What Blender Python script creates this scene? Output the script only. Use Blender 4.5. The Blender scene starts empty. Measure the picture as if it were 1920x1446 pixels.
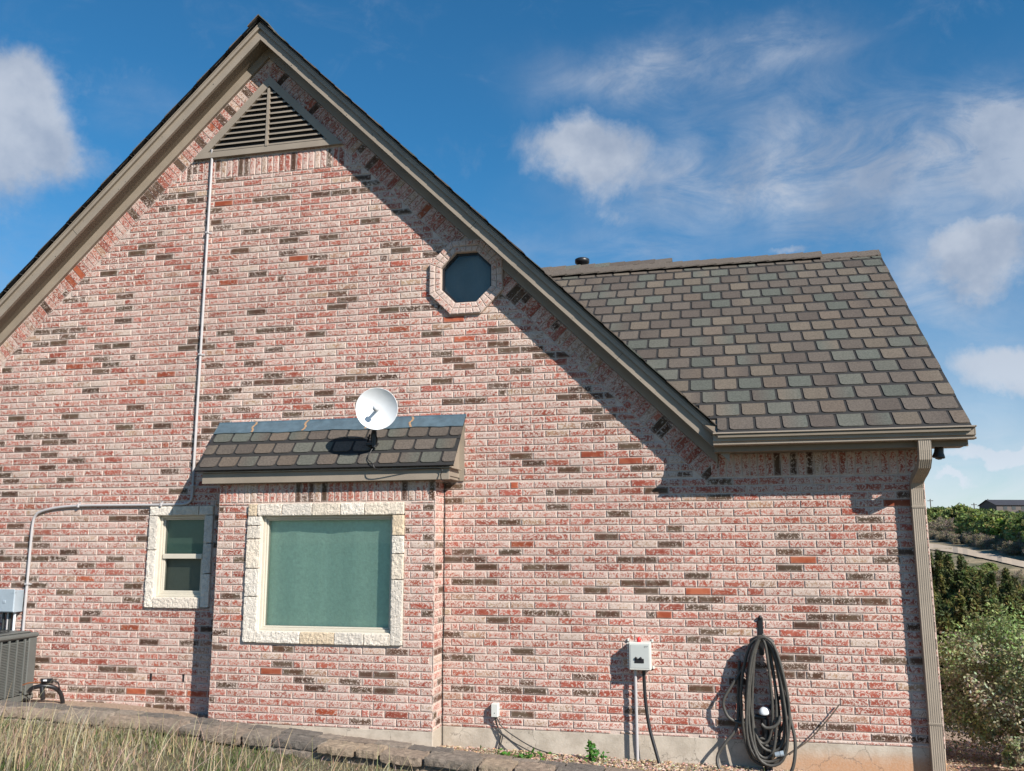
import bpy, math, random
from math import sin, cos, pi, radians as R
from mathutils import Vector, Matrix, noise as N
rng = random.Random(7)
sc = bpy.context.scene
col = sc.collection
S = 1.25                                   # author unit (a brick is 0.2032) -> metres

# ------------------------------------------------------------------ camera
W, H, F = 1920, 1446, 1688.6
yaw, pitch, roll, D = R(-13.08), R(9.88), R(-.15), 7.445
_r = Vector((cos(yaw), -sin(yaw), 0))
fw = Vector((sin(yaw)*cos(pitch), cos(yaw)*cos(pitch), sin(pitch)))
_u = _r.cross(fw)
rt = cos(roll)*_r + sin(roll)*_u
up = -sin(roll)*_r + cos(roll)*_u
CAM = Vector((0, -D, 0))
cd = bpy.data.cameras.new("camera"); cam = bpy.data.objects.new("camera", cd); col.objects.link(cam)
cam.matrix_world = Matrix(((rt.x, up.x, -fw.x, 0), (rt.y, up.y, -fw.y, -D*S), (rt.z, up.z, -fw.z, 0), (0, 0, 0, 1)))
cd.sensor_width = 36; cd.lens = 36*F/W; cd.clip_end = 5000; cd.clip_start = .05
sc.camera = cam
def pdir(x, y):                            # viewing direction of a photo pixel (to find where things stand)
    return (fw + rt*((x-W/2)/F) - up*((y-H/2)/F))
def az(x):                                 # horizontal heading of a photo column
    d = pdir(x, 1010); d.z = 0; return d.normalized()

# ------------------------------------------------------------------ light
SUN = Vector((1.37, -1, 1.13)).normalized()
elev = math.asin(SUN.z); srot = math.atan2(SUN.x, SUN.y)
sl = bpy.data.lights.new("sun", 'SUN'); so = bpy.data.objects.new("sun", sl); col.objects.link(so)
sl.energy = 5.0; sl.angle = R(.5); sl.color = (1, .94, .855)
so.rotation_euler = (-SUN).to_track_quat('-Z', 'Y').to_euler()
sc.view_settings.view_transform = 'Standard'; sc.view_settings.look = 'None'
sc.view_settings.exposure = .62; sc.view_settings.gamma = 1

wd = bpy.data.worlds.new("World"); sc.world = wd; wd.use_nodes = True
nt = wd.node_tree; nt.nodes.clear()
def nd(t, typ, **kw):
    n = t.nodes.new(typ)
    for k, v in kw.items():
        if k.startswith('i_'):
            key = k[2:]; key = int(key) if key.isdigit() else key
            n.inputs[key].default_value = v
        else: setattr(n, k, v)
    return n
def ma(t, op, a, b=None, c=None, clamp=False):
    n = t.nodes.new('ShaderNodeMath'); n.operation = op; n.use_clamp = clamp
    for i, v in enumerate((a, b, c)):
        if v is None: continue
        if isinstance(v, (int, float)): n.inputs[i].default_value = v
        else: t.links.new(v, n.inputs[i])
    return n.outputs[0]
def vm(t, op, a, b=None, s=None):
    n = t.nodes.new('ShaderNodeVectorMath'); n.operation = op
    for i, v in enumerate((a, b)):
        if v is None: continue
        if isinstance(v, (tuple, Vector)): n.inputs[i].default_value = v
        else: t.links.new(v, n.inputs[i])
    if s is not None: n.inputs['Scale'].default_value = s
    return n.outputs['Value'] if op == 'DOT_PRODUCT' else n.outputs['Vector']
def mixc(t, fac, a, b, mode='MIX'):
    n = t.nodes.new('ShaderNodeMix'); n.data_type = 'RGBA'; n.blend_type = mode
    for s_, v in ((n.inputs[0], fac), (n.inputs[6], a), (n.inputs[7], b)):
        if isinstance(v, (int, float)): s_.default_value = v
        elif isinstance(v, tuple): s_.default_value = (*v, 1)
        else: t.links.new(v, s_)
    return n.outputs[2]
def ramp(t, f, lo, hi, a=0., b=1.):
    n = t.nodes.new('ShaderNodeMapRange'); n.interpolation_type = 'SMOOTHSTEP'
    t.links.new(f, n.inputs[0]); n.inputs[1].default_value = lo; n.inputs[2].default_value = hi
    n.inputs[3].default_value = a; n.inputs[4].default_value = b
    return n.outputs[0]
def noi(t, vec, scale, detail=4, rough=.5, dist=0.):
    n = nd(t, 'ShaderNodeTexNoise'); n.inputs['Scale'].default_value = scale; n.inputs['Detail'].default_value = detail
    n.inputs['Roughness'].default_value = rough; n.inputs['Distortion'].default_value = dist
    if vec is not None: t.links.new(vec, n.inputs['Vector'])
    return n
sky = nd(nt, 'ShaderNodeTexSky', sky_type='NISHITA', sun_disc=False, sun_elevation=elev, sun_rotation=srot,
         altitude=300, air_density=1.0, dust_density=.1, ozone_density=2.2)
tcw = nd(nt, 'ShaderNodeTexCoord'); dirv = vm(nt, 'NORMALIZE', tcw.outputs['Generated'])
sepw = nd(nt, 'ShaderNodeSeparateXYZ'); nt.links.new(dirv, sepw.inputs[0])
wn = noi(nt, dirv, 9, 6, .62).outputs['Color']
wob = vm(nt, 'SCALE', vm(nt, 'SUBTRACT', wn, (.5, .5, .5)), s=.10)
dw = vm(nt, 'ADD', dirv, wob)
puff = noi(nt, dirv, 10, 10, .66, .3).outputs['Fac']
wisp = noi(nt, vm(nt, 'MULTIPLY', dirv, (9, 9, 22)), 1.0, 8, .66, .8).outputs['Fac']
# clouds: heading / height of each bank, its two angular radii (photo px at this focal length), weight, puffy?
banks = [(20, 180, 75, 55, 1.3, 1), (60, 285, 78, 50, 1.5, 1), (-70, 240, 110, 120, 1.3, 1), (20, 480, 190, 55, .4, 0), (270, 190, 70, 40, .22, 0),
         (1150, 315, 105, 75, 1.25, 1), (1070, 295, 60, 45, .9, 1), (1180, 145, 150, 50, .75, 0), (1320, 110, 150, 40, .5, 0), (1480, 80, 120, 45, .5, 0),
         (1500, 250, 190, 90, .75, 0), (1250, 330, 170, 60, .5, 0), (1620, 420, 200, 60, .5, 0), (1700, 310, 260, 55, .85, 0), (1900, 240, 110, 70, 1.0, 0), (1330, 350, 170, 45, .45, 0), (2050, 330, 200, 120, .9, 0),
         (1830, 480, 90, 60, 1.9, 1), (1750, 530, 75, 60, .9, 0), (1900, 680, 110, 45, 1.6, 1), (1780, 690, 90, 40, .45, 0),
         (1880, 853, 85, 20, 1.9, 1), (1790, 902, 34, 11, 1.4, 1), (1880, 905, 40, 9, .5, 1), (1200, 455, 120, 45, .55, 0), (1000, 490, 150, 60, .4, 0),
         (1490, 470, 45, 14, .9, 1), (1830, 600, 160, 60, .4, 0)]
tp = tw = None
for (x, y, sx, sy, w_, pf) in banks:
    d0 = pdir(x, y).normalized(); e1 = d0.cross(Vector((0, 0, 1))).normalized(); e2 = e1.cross(d0)
    a = ma(nt, 'DIVIDE', vm(nt, 'DOT_PRODUCT', dw, e1), sx/F*.9)
    b = ma(nt, 'DIVIDE', ma(nt, 'SUBTRACT', vm(nt, 'DOT_PRODUCT', dw, e2), 0.), sy/F*.9)
    q = ma(nt, 'ADD', ma(nt, 'MULTIPLY', a, a), ma(nt, 'MULTIPLY', b, b))
    fr = ramp(nt, vm(nt, 'DOT_PRODUCT', dirv, d0), .5, .8)
    g = ma(nt, 'MULTIPLY', ma(nt, 'MULTIPLY', ma(nt, 'POWER', 2.718, ma(nt, 'MULTIPLY', q, -.8)), w_), fr)
    if pf: tp = g if tp is None else ma(nt, 'ADD', tp, g)
    else: tw = g if tw is None else ma(nt, 'ADD', tw, g)
dp = ramp(nt, ma(nt, 'ADD', tp, ma(nt, 'MULTIPLY', ma(nt, 'SUBTRACT', puff, .5), 1.9)), .12, 1.25)
dq = ma(nt, 'MULTIPLY', tw, ramp(nt, wisp, .22, .72, .12, 1), clamp=True)
base_w = ma(nt, 'ADD', ramp(nt, wisp, .50, .85, 0, .14), ma(nt, 'MULTIPLY', ramp(nt, sepw.outputs[2], .34, .0, 0, .62), ma(nt, 'MULTIPLY', ramp(nt, wisp, .15, .6, .45, 1), ramp(nt, sepw.outputs[1], .05, .5, .12, 1))))
dens = ma(nt, 'MAXIMUM', ma(nt, 'MAXIMUM', ma(nt, 'MULTIPLY', dp, .86), ma(nt, 'MULTIPLY', dq, .72)), base_w)
shade = ramp(nt, noi(nt, vm(nt, 'ADD', dirv, (.0, .0, .02)), 11, 5, .55).outputs['Fac'], .35, .65)
ccol = mixc(nt, shade, (.235, .275, .35), (.375, .405, .46))
hs = nd(nt, 'ShaderNodeHueSaturation'); hs.inputs['Saturation'].default_value = 1.12; hs.inputs['Value'].default_value = 1.0
nt.links.new(sky.outputs[0], hs.inputs['Color'])
tint_el = mixc(nt, ramp(nt, sepw.outputs[2], .02, .42), (.057, .068, .076), (.030, .073, .085))
ccol = mixc(nt, ramp(nt, sepw.outputs[2], .22, .02), ccol, (.50, .54, .60))
skyc = mixc(nt, 1.0, hs.outputs[0], tint_el, 'MULTIPLY')
bg = nd(nt, 'ShaderNodeBackground', i_Strength=1.0)
nt.links.new(mixc(nt, dens, skyc, ccol), bg.inputs[0])
wo = nd(nt, 'ShaderNodeOutputWorld'); nt.links.new(bg.outputs[0], wo.inputs[0])

# ------------------------------------------------------------------ materials
def newmat(name):
    m = bpy.data.materials.new(name); m.use_nodes = True
    t = m.node_tree; return m, t, t.nodes['Principled BSDF']
def pm(name, c=None, rough=.6, var=.12, scale=14., bump=0., metal=0., tint=False, fine=120., spec=.5):
    m, t, b = newmat(name)
    tc = nd(t, 'ShaderNodeTexCoord').outputs['Object']
    if tint: base = nd(t, 'ShaderNodeAttribute', attribute_name='tint').outputs['Color']
    else: base = c
    n1 = noi(t, tc, scale, 5, .6).outputs['Fac']; n2 = noi(t, tc, fine, 3, .6).outputs['Fac']
    f = ma(t, 'ADD', ma(t, 'MULTIPLY', n1, .65), ma(t, 'MULTIPLY', n2, .35))
    k = ramp(t, f, .3, .7, 1-var, 1+var)
    cc = nd(t, 'ShaderNodeCombineColor')
    for i in range(3): t.links.new(k, cc.inputs[i])
    t.links.new(mixc(t, 1., base, cc.outputs[0], 'MULTIPLY'), b.inputs['Base Color'])
    b.inputs['Roughness'].default_value = rough; b.inputs['Metallic'].default_value = metal
    b.inputs['Specular IOR Level'].default_value = spec
    if bump:
        bn = nd(t, 'ShaderNodeBump', i_Strength=min(1, bump), i_Distance=.004*max(1, bump)); t.links.new(n2, bn.inputs['Height']); t.links.new(bn.outputs[0], b.inputs['Normal'])
    return m
def brick_mat():
    m, t, b = newmat('whitewashed_brick')
    at = nd(t, 'ShaderNodeAttribute', attribute_name='tint'); ax = nd(t, 'ShaderNodeAttribute', attribute_name='aux')
    sp = nd(t, 'ShaderNodeSeparateColor'); t.links.new(ax.outputs['Color'], sp.inputs[0])
    tc = nd(t, 'ShaderNodeTexCoord').outputs['Object']
    off = nd(t, 'ShaderNodeCombineXYZ'); t.links.new(ma(t, 'MULTIPLY', sp.outputs[1], 37.), off.inputs[1])
    v = vm(t, 'ADD', tc, off.outputs[0])
    n1 = noi(t, v, 23, 4, .60, 2.4).outputs['Fac']; n0 = noi(t, v, 60, 3, .5, 1.0).outputs['Fac']; n2 = noi(t, v, 110, 3, .6, .6).outputs['Fac']; n3 = noi(t, v, 9, 3, .5, .5).outputs['Fac']
    sm = ma(t, 'ADD', ma(t, 'ADD', ma(t, 'MULTIPLY', n1, .72), ma(t, 'MULTIPLY', n2, .10)), ma(t, 'MULTIPLY', n0, .18))
    thr = ma(t, 'SUBTRACT', .78, ma(t, 'MULTIPLY', sp.outputs[0], .5))
    mk = ramp(t, ma(t, 'SUBTRACT', sm, thr), -.045, .045)
    deep = mixc(t, 1., at.outputs['Color'], (.80, .60, .56), 'MULTIPLY')
    body = mixc(t, ramp(t, n3, .38, .62), deep, at.outputs['Color'])
    white = mixc(t, ramp(t, n2, .3, .7), (.47, .355, .30), (.66, .56, .50))
    big = ramp(t, noi(t, tc, .55, 4, .6).outputs['Fac'], .3, .7, .88, 1.08)
    cb_ = nd(t, 'ShaderNodeCombineColor')
    for i_ in range(3): t.links.new(big, cb_.inputs[i_])
    t.links.new(mixc(t, 1., mixc(t, ma(t, 'MULTIPLY', mk, .88), body, white), cb_.outputs[0], 'MULTIPLY'), b.inputs['Base Color'])
    b.inputs['Roughness'].default_value = .88; b.inputs['Specular IOR Level'].default_value = .25
    bn = nd(t, 'ShaderNodeBump', i_Strength=.55, i_Distance=.004)
    t.links.new(ma(t, 'ADD', n1, ma(t, 'MULTIPLY', n2, .6)), bn.inputs['Height']); t.links.new(bn.outputs[0], b.inputs['Normal'])
    return m
def glass_mat(name, tr, refl, rough=.02, gc=(.9, .95, 1)):
    m, t, b = newmat(name); t.nodes.remove(b)
    a = nd(t, 'ShaderNodeBsdfTransparent'); a.inputs[0].default_value = (*tr, 1)
    g = nd(t, 'ShaderNodeBsdfGlossy'); g.inputs['Roughness'].default_value = rough; g.inputs[0].default_value = (*gc, 1)
    lw = nd(t, 'ShaderNodeLayerWeight'); lw.inputs[0].default_value = .25
    mx = nd(t, 'ShaderNodeMixShader'); t.links.new(ma(t, 'ADD', ma(t, 'MULTIPLY', lw.outputs['Fresnel'], .8), refl), mx.inputs[0])
    t.links.new(a.outputs[0], mx.inputs[1]); t.links.new(g.outputs[0], mx.inputs[2])
    t.links.new(mx.outputs[0], t.nodes['Material Output'].inputs[0]); return m
def leaf_mat(name):
    m, t, b = newmat(name)
    at = nd(t, 'ShaderNodeAttribute', attribute_name='tint')
    t.links.new(at.outputs['Color'], b.inputs['Base Color']); b.inputs['Roughness'].default_value = .65
    b.inputs['Specular IOR Level'].default_value = .25
    tl = nd(t, 'ShaderNodeBsdfTranslucent'); t.links.new(at.outputs['Color'], tl.inputs[0])
    mx = nd(t, 'ShaderNodeMixShader', i_0=.3); t.links.new(b.outputs[0], mx.inputs[1]); t.links.new(tl.outputs[0], mx.inputs[2])
    t.links.new(mx.outputs[0], t.nodes['Material Output'].inputs[0]); return m
def ground_mat():
    m, t, b = newmat('ground_soil')
    tc = nd(t, 'ShaderNodeTexCoord').outputs['Object']
    sp = nd(t, 'ShaderNodeSeparateXYZ'); t.links.new(tc, sp.inputs[0])
    a = noi(t, tc, 1.6, 6, .6).outputs['Fac']; f = noi(t, tc, 45, 5, .7).outputs['Fac']; g = noi(t, tc, .12, 5, .6).outputs['Fac']
    soil = mixc(t, ramp(t, f, .3, .7), (.22, .15, .105), (.42, .31, .23))
    dry = mixc(t, ramp(t, f, .3, .7), (.065, .058, .03), (.13, .11, .06))
    near = mixc(t, ramp(t, ma(t, 'ADD', sp.outputs[1], ma(t, 'MULTIPLY', a, .3)), -.55, -.85), soil, dry)
    g2 = noi(t, tc, 1.1, 6, .7).outputs['Fac']
    far = mixc(t, ramp(t, ma(t, 'ADD', ma(t, 'MULTIPLY', g, .5), ma(t, 'MULTIPLY', g2, .5)), .42, .58), (.085, .08, .038), (.30, .23, .14))
    dd = ramp(t, sp.outputs[1], 4, 22)
    t.links.new(mixc(t, dd, near, far), b.inputs['Base Color']); b.inputs['Roughness'].default_value = .95
    bn = nd(t, 'ShaderNodeBump', i_Strength=.7, i_Distance=.02); t.links.new(f, bn.inputs['Height']); t.links.new(bn.outputs[0], b.inputs['Normal'])
    return m
def concrete_mat():
    m, t, b = newmat('foundation_concrete')
    tc = nd(t, 'ShaderNodeTexCoord').outputs['Object']
    sp = nd(t, 'ShaderNodeSeparateXYZ'); t.links.new(tc, sp.inputs[0])
    n = noi(t, tc, 5, 6, .65).outputs['Fac']; f = noi(t, tc, 60, 4, .6).outputs['Fac']
    base = mixc(t, ramp(t, n, .35, .65), (.37, .315, .25), (.50, .435, .355))
    # red soil splashed on the lower part of the right-hand end
    st = ma(t, 'MULTIPLY', ramp(t, ma(t, 'ADD', sp.outputs[0], ma(t, 'MULTIPLY', n, .8)), 4.2, 5.3), ramp(t, ma(t, 'ADD', sp.outputs[2], ma(t, 'MULTIPLY', n, .12)), .31, .14))
    c2 = mixc(t, ma(t, 'MULTIPLY', st, .85), base, (.45, .23, .11))
    vo = nd(t, 'ShaderNodeTexVoronoi', feature='DISTANCE_TO_EDGE'); vo.inputs['Scale'].default_value = 2.2
    wv = vm(t, 'ADD', tc, vm(t, 'SCALE', noi(t, tc, 7, 5, .6).outputs['Color'], s=.22)); t.links.new(wv, vo.inputs['Vector'])
    cr = ma(t, 'MULTIPLY', ramp(t, vo.outputs['Distance'], .010, .002), ramp(t, n, .42, .5))
    c3 = mixc(t, ma(t, 'MULTIPLY', cr, .6), mixc(t, ma(t, 'MULTIPLY', ramp(t, f, .35, .7), .18), c2, (.55, .5, .45)), (.10, .085, .07))
    t.links.new(c3, b.inputs['Base Color']); b.inputs['Roughness'].default_value = .92
    bn = nd(t, 'ShaderNodeBump', i_Strength=.4, i_Distance=.006); t.links.new(f, bn.inputs['Height']); t.links.new(bn.outputs[0], b.inputs['Normal'])
    return m
M = dict(brick=brick_mat(), concrete=concrete_mat(), ground=ground_mat(), leaf=leaf_mat('leaf'),
    mortar=pm('mortar', (.53, .425, .365), .95, .16, 9, .8),
    taupe=pm('taupe_paint', (.268, .222, .174), .55, .12, 3.5, .3), taupe_shaded=pm('taupe_paint_shaded', (.19, .152, .112), .6, .08, 5, .2),  # second taupe: same paint, with the soffit's shade put into the colour
    almond=pm('almond_frame', (.54, .495, .41), .45, .04), shingle=pm('shingle', rough=.93, var=.30, scale=55, bump=1, tint=True, fine=420, spec=.2),
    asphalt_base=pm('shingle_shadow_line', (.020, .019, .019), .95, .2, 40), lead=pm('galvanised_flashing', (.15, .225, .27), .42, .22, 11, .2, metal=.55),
    rust=pm('rust_streak', (.33, .20, .11), .8, .3, 40), limestone=pm('limestone', rough=.9, var=.16, scale=26, bump=2.2, tint=True, fine=70),
    stone=pm('sandstone', rough=.93, var=.32, scale=16, bump=2, tint=True, fine=85), pvc=pm('grey_pvc', (.42, .40, .40), .45, .05),
    white=pm('white_dish_paint', (.66, .68, .70), .35, .02), black=pm('black_plastic', (.014, .014, .016), .4, .2), rubber=pm('hose_rubber', (.060, .056, .049), .55, .2, 30, .3),
    hosedark=pm('hose_dark', (.035, .035, .033), .5, .2, 30), cabinet=pm('pale_grey_cabinet', (.56, .57, .53), .4, .03), panel=pm('grey_cover_panel', (.44, .46, .44), .45, .03),
    red=pm('red_plastic', (.62, .03, .03), .3, .05), blade=leaf_mat('grass_blade'), steel=pm('galvanised_steel', (.36, .42, .47), .45, .08, 8, metal=.2),
    acgrey=pm('condenser_paint', (.10, .105, .098), .5, .08, 8), acdark=pm('condenser_dark', (.020, .024, .024), .6, .2), shade=pm('green_roller_shade', (.43, .60, .485), .9, .10, 26, .8, fine=42),
    shade_dark=pm('dark_screen', (.10, .18, .14), .8, .1, 6), shade_grey=pm('grey_screen', (.14, .155, .125), .8, .1, 6), interior=pm('dark_interior', (.035, .045, .05), .8, .3), curtain=pm('pale_curtain', (.20, .215, .21), .7, .15, 3),
    wood=pm('bark', (.10, .075, .055), .9, .3, 20, .6), twig=pm('dry_twig', (.17, .13, .10), .9, .3, 30), road=pm('road_asphalt', (.40, .33, .26), .95, .1, 2, spec=0.), copper=pm('copper_pipe', (.42, .17, .08), .4, .2, metal=.6),
    pebble=pm('pebble', rough=.85, var=.2, scale=30, tint=True), housewall=pm('far_wall', tint=True, rough=.9, var=.1, scale=2), darkroof=pm('far_roof', (.032, .033, .042), .85, .2, 2),
    glass=glass_mat('window_glass', (.93, .97, .95), .02), octglass=glass_mat('octagon_glass', (.85, .88, .88), .075, .2, (.72, .70, .64)), creosote=pm('pole_wood', (.07, .06, .05), .9, .2),
    reveal=pm('limestone_reveal', (.60, .555, .47), .9, .08, 12, .5))

# ------------------------------------------------------------------ mesh builder and scene graph
ORG = {}
class MB:
    def __init__(s): s.v = []; s.f = []; s.t = []; s.a = []; s.m = []; s.sm = []
    def face(s, pts, tint=(.5, .5, .5), aux=(0, 0, 0), mi=0, smooth=False):
        i = len(s.v); s.v += [tuple(p) for p in pts]; s.f.append(tuple(range(i, i+len(pts))))
        s.t.append(tint if isinstance(tint[0], (tuple, list)) else [tint]*len(pts)); s.a.append(aux); s.m.append(mi); s.sm.append(smooth)
    def mesh(s, vs, fs, tint=(.5, .5, .5), aux=(0, 0, 0), mi=0, smooth=False):
        i = len(s.v); s.v += [tuple(p) for p in vs]
        for f in fs:
            s.f.append(tuple(i+k for k in f)); s.t.append([tint]*len(f)); s.a.append(aux); s.m.append(mi); s.sm.append(smooth)
    def box(s, x0, x1, y0, y1, z0, z1, tint=(.5, .5, .5), mi=0, bev=0.):
        b = min(bev, (x1-x0)*.4, (y1-y0)*.4, (z1-z0)*.4)
        if b <= 0:
            vs = [(x, y, z) for z in (z0, z1) for y in (y0, y1) for x in (x0, x1)]
            s.mesh(vs, [(0, 2, 3, 1), (4, 5, 7, 6), (0, 1, 5, 4), (2, 6, 7, 3), (0, 4, 6, 2), (1, 3, 7, 5)], tint, mi=mi); return
        vs = []; idx = {}
        for ix, (xa, xb) in enumerate(((x0, x0+b), (x1, x1-b))):
            for iy, (ya, yb) in enumerate(((y0, y0+b), (y1, y1-b))):
                for iz, (za, zb) in enumerate(((z0, z0+b), (z1, z1-b))):
                    for k, p in enumerate(((xa, yb, zb), (xb, ya, zb), (xb, yb, za))): idx[ix, iy, iz, k] = len(vs); vs.append(p)
        g = lambda x, y, z, k: idx[x, y, z, k]
        fs = [(g(0,0,0,0), g(0,0,1,0), g(0,1,1,0), g(0,1,0,0)), (g(1,0,0,0), g(1,1,0,0), g(1,1,1,0), g(1,0,1,0)),
              (g(0,0,0,1), g(1,0,0,1), g(1,0,1,1), g(0,0,1,1)), (g(0,1,0,1), g(0,1,1,1), g(1,1,1,1), g(1,1,0,1)),
              (g(0,0,0,2), g(0,1,0,2), g(1,1,0,2), g(1,0,0,2)), (g(0,0,1,2), g(1,0,1,2), g(1,1,1,2), g(0,1,1,2))]
        for x in (0, 1):
            for y in (0, 1): fs.append((g(x,y,0,0), g(x,y,0,1), g(x,y,1,1), g(x,y,1,0)))
            for z in (0, 1): fs.append((g(x,0,z,0), g(x,0,z,2), g(x,1,z,2), g(x,1,z,0)))
        for y in (0, 1):
            for z in (0, 1): fs.append((g(0,y,z,1), g(0,y,z,2), g(1,y,z,2), g(1,y,z,1)))
        for x in (0, 1):
            for y in (0, 1):
                for z in (0, 1): fs.append((g(x,y,z,0), g(x,y,z,1), g(x,y,z,2)))
        s.mesh(vs, fs, tint, mi=mi)
    def extrude(s, poly, a, b, tint=(.5, .5, .5), mi=0):     # polygon of 3-D points extruded from +a to +b
        a = Vector(a); b = Vector(b); n = len(poly)
        p0 = [Vector(p)+a for p in poly]; p1 = [Vector(p)+b for p in poly]
        s.mesh(p0+p1, [tuple(range(n))[::-1], tuple(range(n, 2*n))]+[(i, (i+1) % n, n+(i+1) % n, n+i) for i in range(n)], tint, mi=mi)
    def tube(s, pts, r, n=8, tint=(.5, .5, .5), mi=0, cap=True):
        P = [Vector(p) for p in pts]; rr = r if isinstance(r, (list, tuple)) else [r]*len(P)
        vs = []; fs = []; ref = None
        for i, p in enumerate(P):
            T = (P[min(i+1, len(P)-1)]-P[max(i-1, 0)]); T = T.normalized() if T.length > 1e-9 else Vector((0, 0, 1))
            if ref is None:
                ref = T.orthogonal().normalized()
            ref = (ref - T*ref.dot(T)); ref = ref.normalized() if ref.length > 1e-6 else T.orthogonal().normalized()
            B = T.cross(ref)
            vs += [p + (ref*cos(2*pi*k/n)+B*sin(2*pi*k/n))*rr[i] for k in range(n)]
        for i in range(len(P)-1):
            fs += [(i*n+k, i*n+(k+1) % n, (i+1)*n+(k+1) % n, (i+1)*n+k) for k in range(n)]
        s.mesh(vs, fs, tint, mi=mi, smooth=True)
        if cap:
            s.face(vs[:n][::-1], tint, mi=mi); s.face(vs[-n:], tint, mi=mi)
    def lathe(s, prof, c, ax, n=24, tint=(.5, .5, .5), mi=0, sq=1.):   # profile (radius, height) about an axis
        ax = Vector(ax).normalized(); e = ax.orthogonal().normalized(); f = ax.cross(e); c = Vector(c); vs = []; fs = []
        for (r, h) in prof: vs += [c+ax*h+(e*cos(2*pi*k/n)+f*sin(2*pi*k/n)*sq)*r for k in range(n)]
        for i in range(len(prof)-1): fs += [(i*n+k, i*n+(k+1) % n, (i+1)*n+(k+1) % n, (i+1)*n+k) for k in range(n)]
        s.mesh(vs, fs, tint, mi=mi, smooth=True)
    def rough(s, x0, x1, y0, y1, z0, z1, tint, amp=.012, cell=.03, warp=None, seed=0., front_only=False, pull=.004, fr=1.):
        pl_ = pull
        nx, ny, nz = [max(2, int((b-a)/cell)+1) for a, b in ((x0, x1), (y0, y1), (z0, z1))]
        def P(i, j, k):
            x, y, z = x0+(x1-x0)*i/nx, y0+(y1-y0)*j/ny, z0+(z1-z0)*k/nz
            cx, cy, cz = (x0+x1)/2, (y0+y1)/2, (z0+z1)/2
            q = Vector((x*17*fr+seed*13.7, y*17*fr+seed*3.1, z*17*fr-seed*7.7))
            o = N.noise_vector(q)*.6+N.noise_vector(q*2.6)*.55
            e = sum((i in (0, nx), j in (0, ny), k in (0, nz)))
            pull = pl_*(e-1)
            v = Vector((x, y, z)) + Vector((o.x*(.5 if front_only else 1), o.y, o.z*(.5 if front_only else 1)))*amp
            v += Vector(((cx-x)*(1 if i in (0, nx) else 0), (cy-y)*(1 if j in (0, ny) else 0), (cz-z)*(1 if k in (0, nz) else 0))).normalized()*pull if pull > 0 else Vector()
            return warp(v) if warp else v
        idx = {}; vs = []
        def V(i, j, k):
            if (i, j, k) not in idx: idx[i, j, k] = len(vs); vs.append(P(i, j, k))
            return idx[i, j, k]
        fs = []
        for i in range(nx):
            for j in range(ny): fs += [(V(i,j,0), V(i,j+1,0), V(i+1,j+1,0), V(i+1,j,0)), (V(i,j,nz), V(i+1,j,nz), V(i+1,j+1,nz), V(i,j+1,nz))]
            for k in range(nz): fs += [(V(i,0,k), V(i+1,0,k), V(i+1,0,k+1), V(i,0,k+1)), (V(i,ny,k), V(i,ny,k+1), V(i+1,ny,k+1), V(i+1,ny,k))]
        for j in range(ny):
            for k in range(nz): fs += [(V(0,j,k), V(0,j,k+1), V(0,j+1,k+1), V(0,j+1,k)), (V(nx,j,k), V(nx,j+1,k), V(nx,j+1,k+1), V(nx,j,k+1))]
        s.mesh(vs, fs, tint, smooth=False)
    def build(s, name, mats, parent=None, kind=None):
        me = bpy.data.meshes.new(name); o = bpy.data.objects.new(name, me); col.objects.link(o)
        og = Vector((0, 0, 0)) if parent is None else ORG[parent.name]
        me.from_pydata([((x-og.x)*S, (y-og.y)*S, (z-og.z)*S) for x, y, z in s.v], [], s.f)
        for m in (mats if isinstance(mats, list) else [mats]): me.materials.append(m)
        me.polygons.foreach_set('material_index', s.m); me.polygons.foreach_set('use_smooth', s.sm)
        ca = me.color_attributes.new('tint', 'FLOAT_COLOR', 'CORNER'); ca.data.foreach_set('color', [c for t in s.t for p in t for c in (*p[:3], 1.)])
        cb = me.color_attributes.new('aux', 'FLOAT_COLOR', 'CORNER'); cb.data.foreach_set('color', [c for t, a in zip(s.t, s.a) for _ in t for c in (*a, 1.)])
        me.update(); ORG[o.name] = og
        if parent: o.parent = parent
        if kind: o['kind'] = kind
        return o
def tag(o, label=None, cat=None, group=None, kind=None):
    if label: o['label'] = label
    if cat: o['category'] = cat
    if group: o['group'] = group
    if kind: o['kind'] = kind
    return o
def empty(name, loc, label, cat, group=None):
    o = bpy.data.objects.new(name, None); col.objects.link(o); o.location = Vector(loc)*S; o.empty_display_size = .1
    ORG[o.name] = Vector(loc); return tag(o, label, cat, group)
def thing(mb, name, mats, label, cat, group=None, base=None):
    return tag(mb.build(name, mats), label, cat, group)
def copy_tree(o, loc, rz=0, sc_=1., parent=None):
    c = o.copy(); col.objects.link(c)
    if parent: c.parent = parent
    else: c.location = Vector(loc)*S; c.rotation_euler = (0, 0, rz); c.scale = (sc_,)*3 if not isinstance(sc_, tuple) else sc_
    for ch in list(o.children): copy_tree(ch, None, parent=c)
    return c

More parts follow.
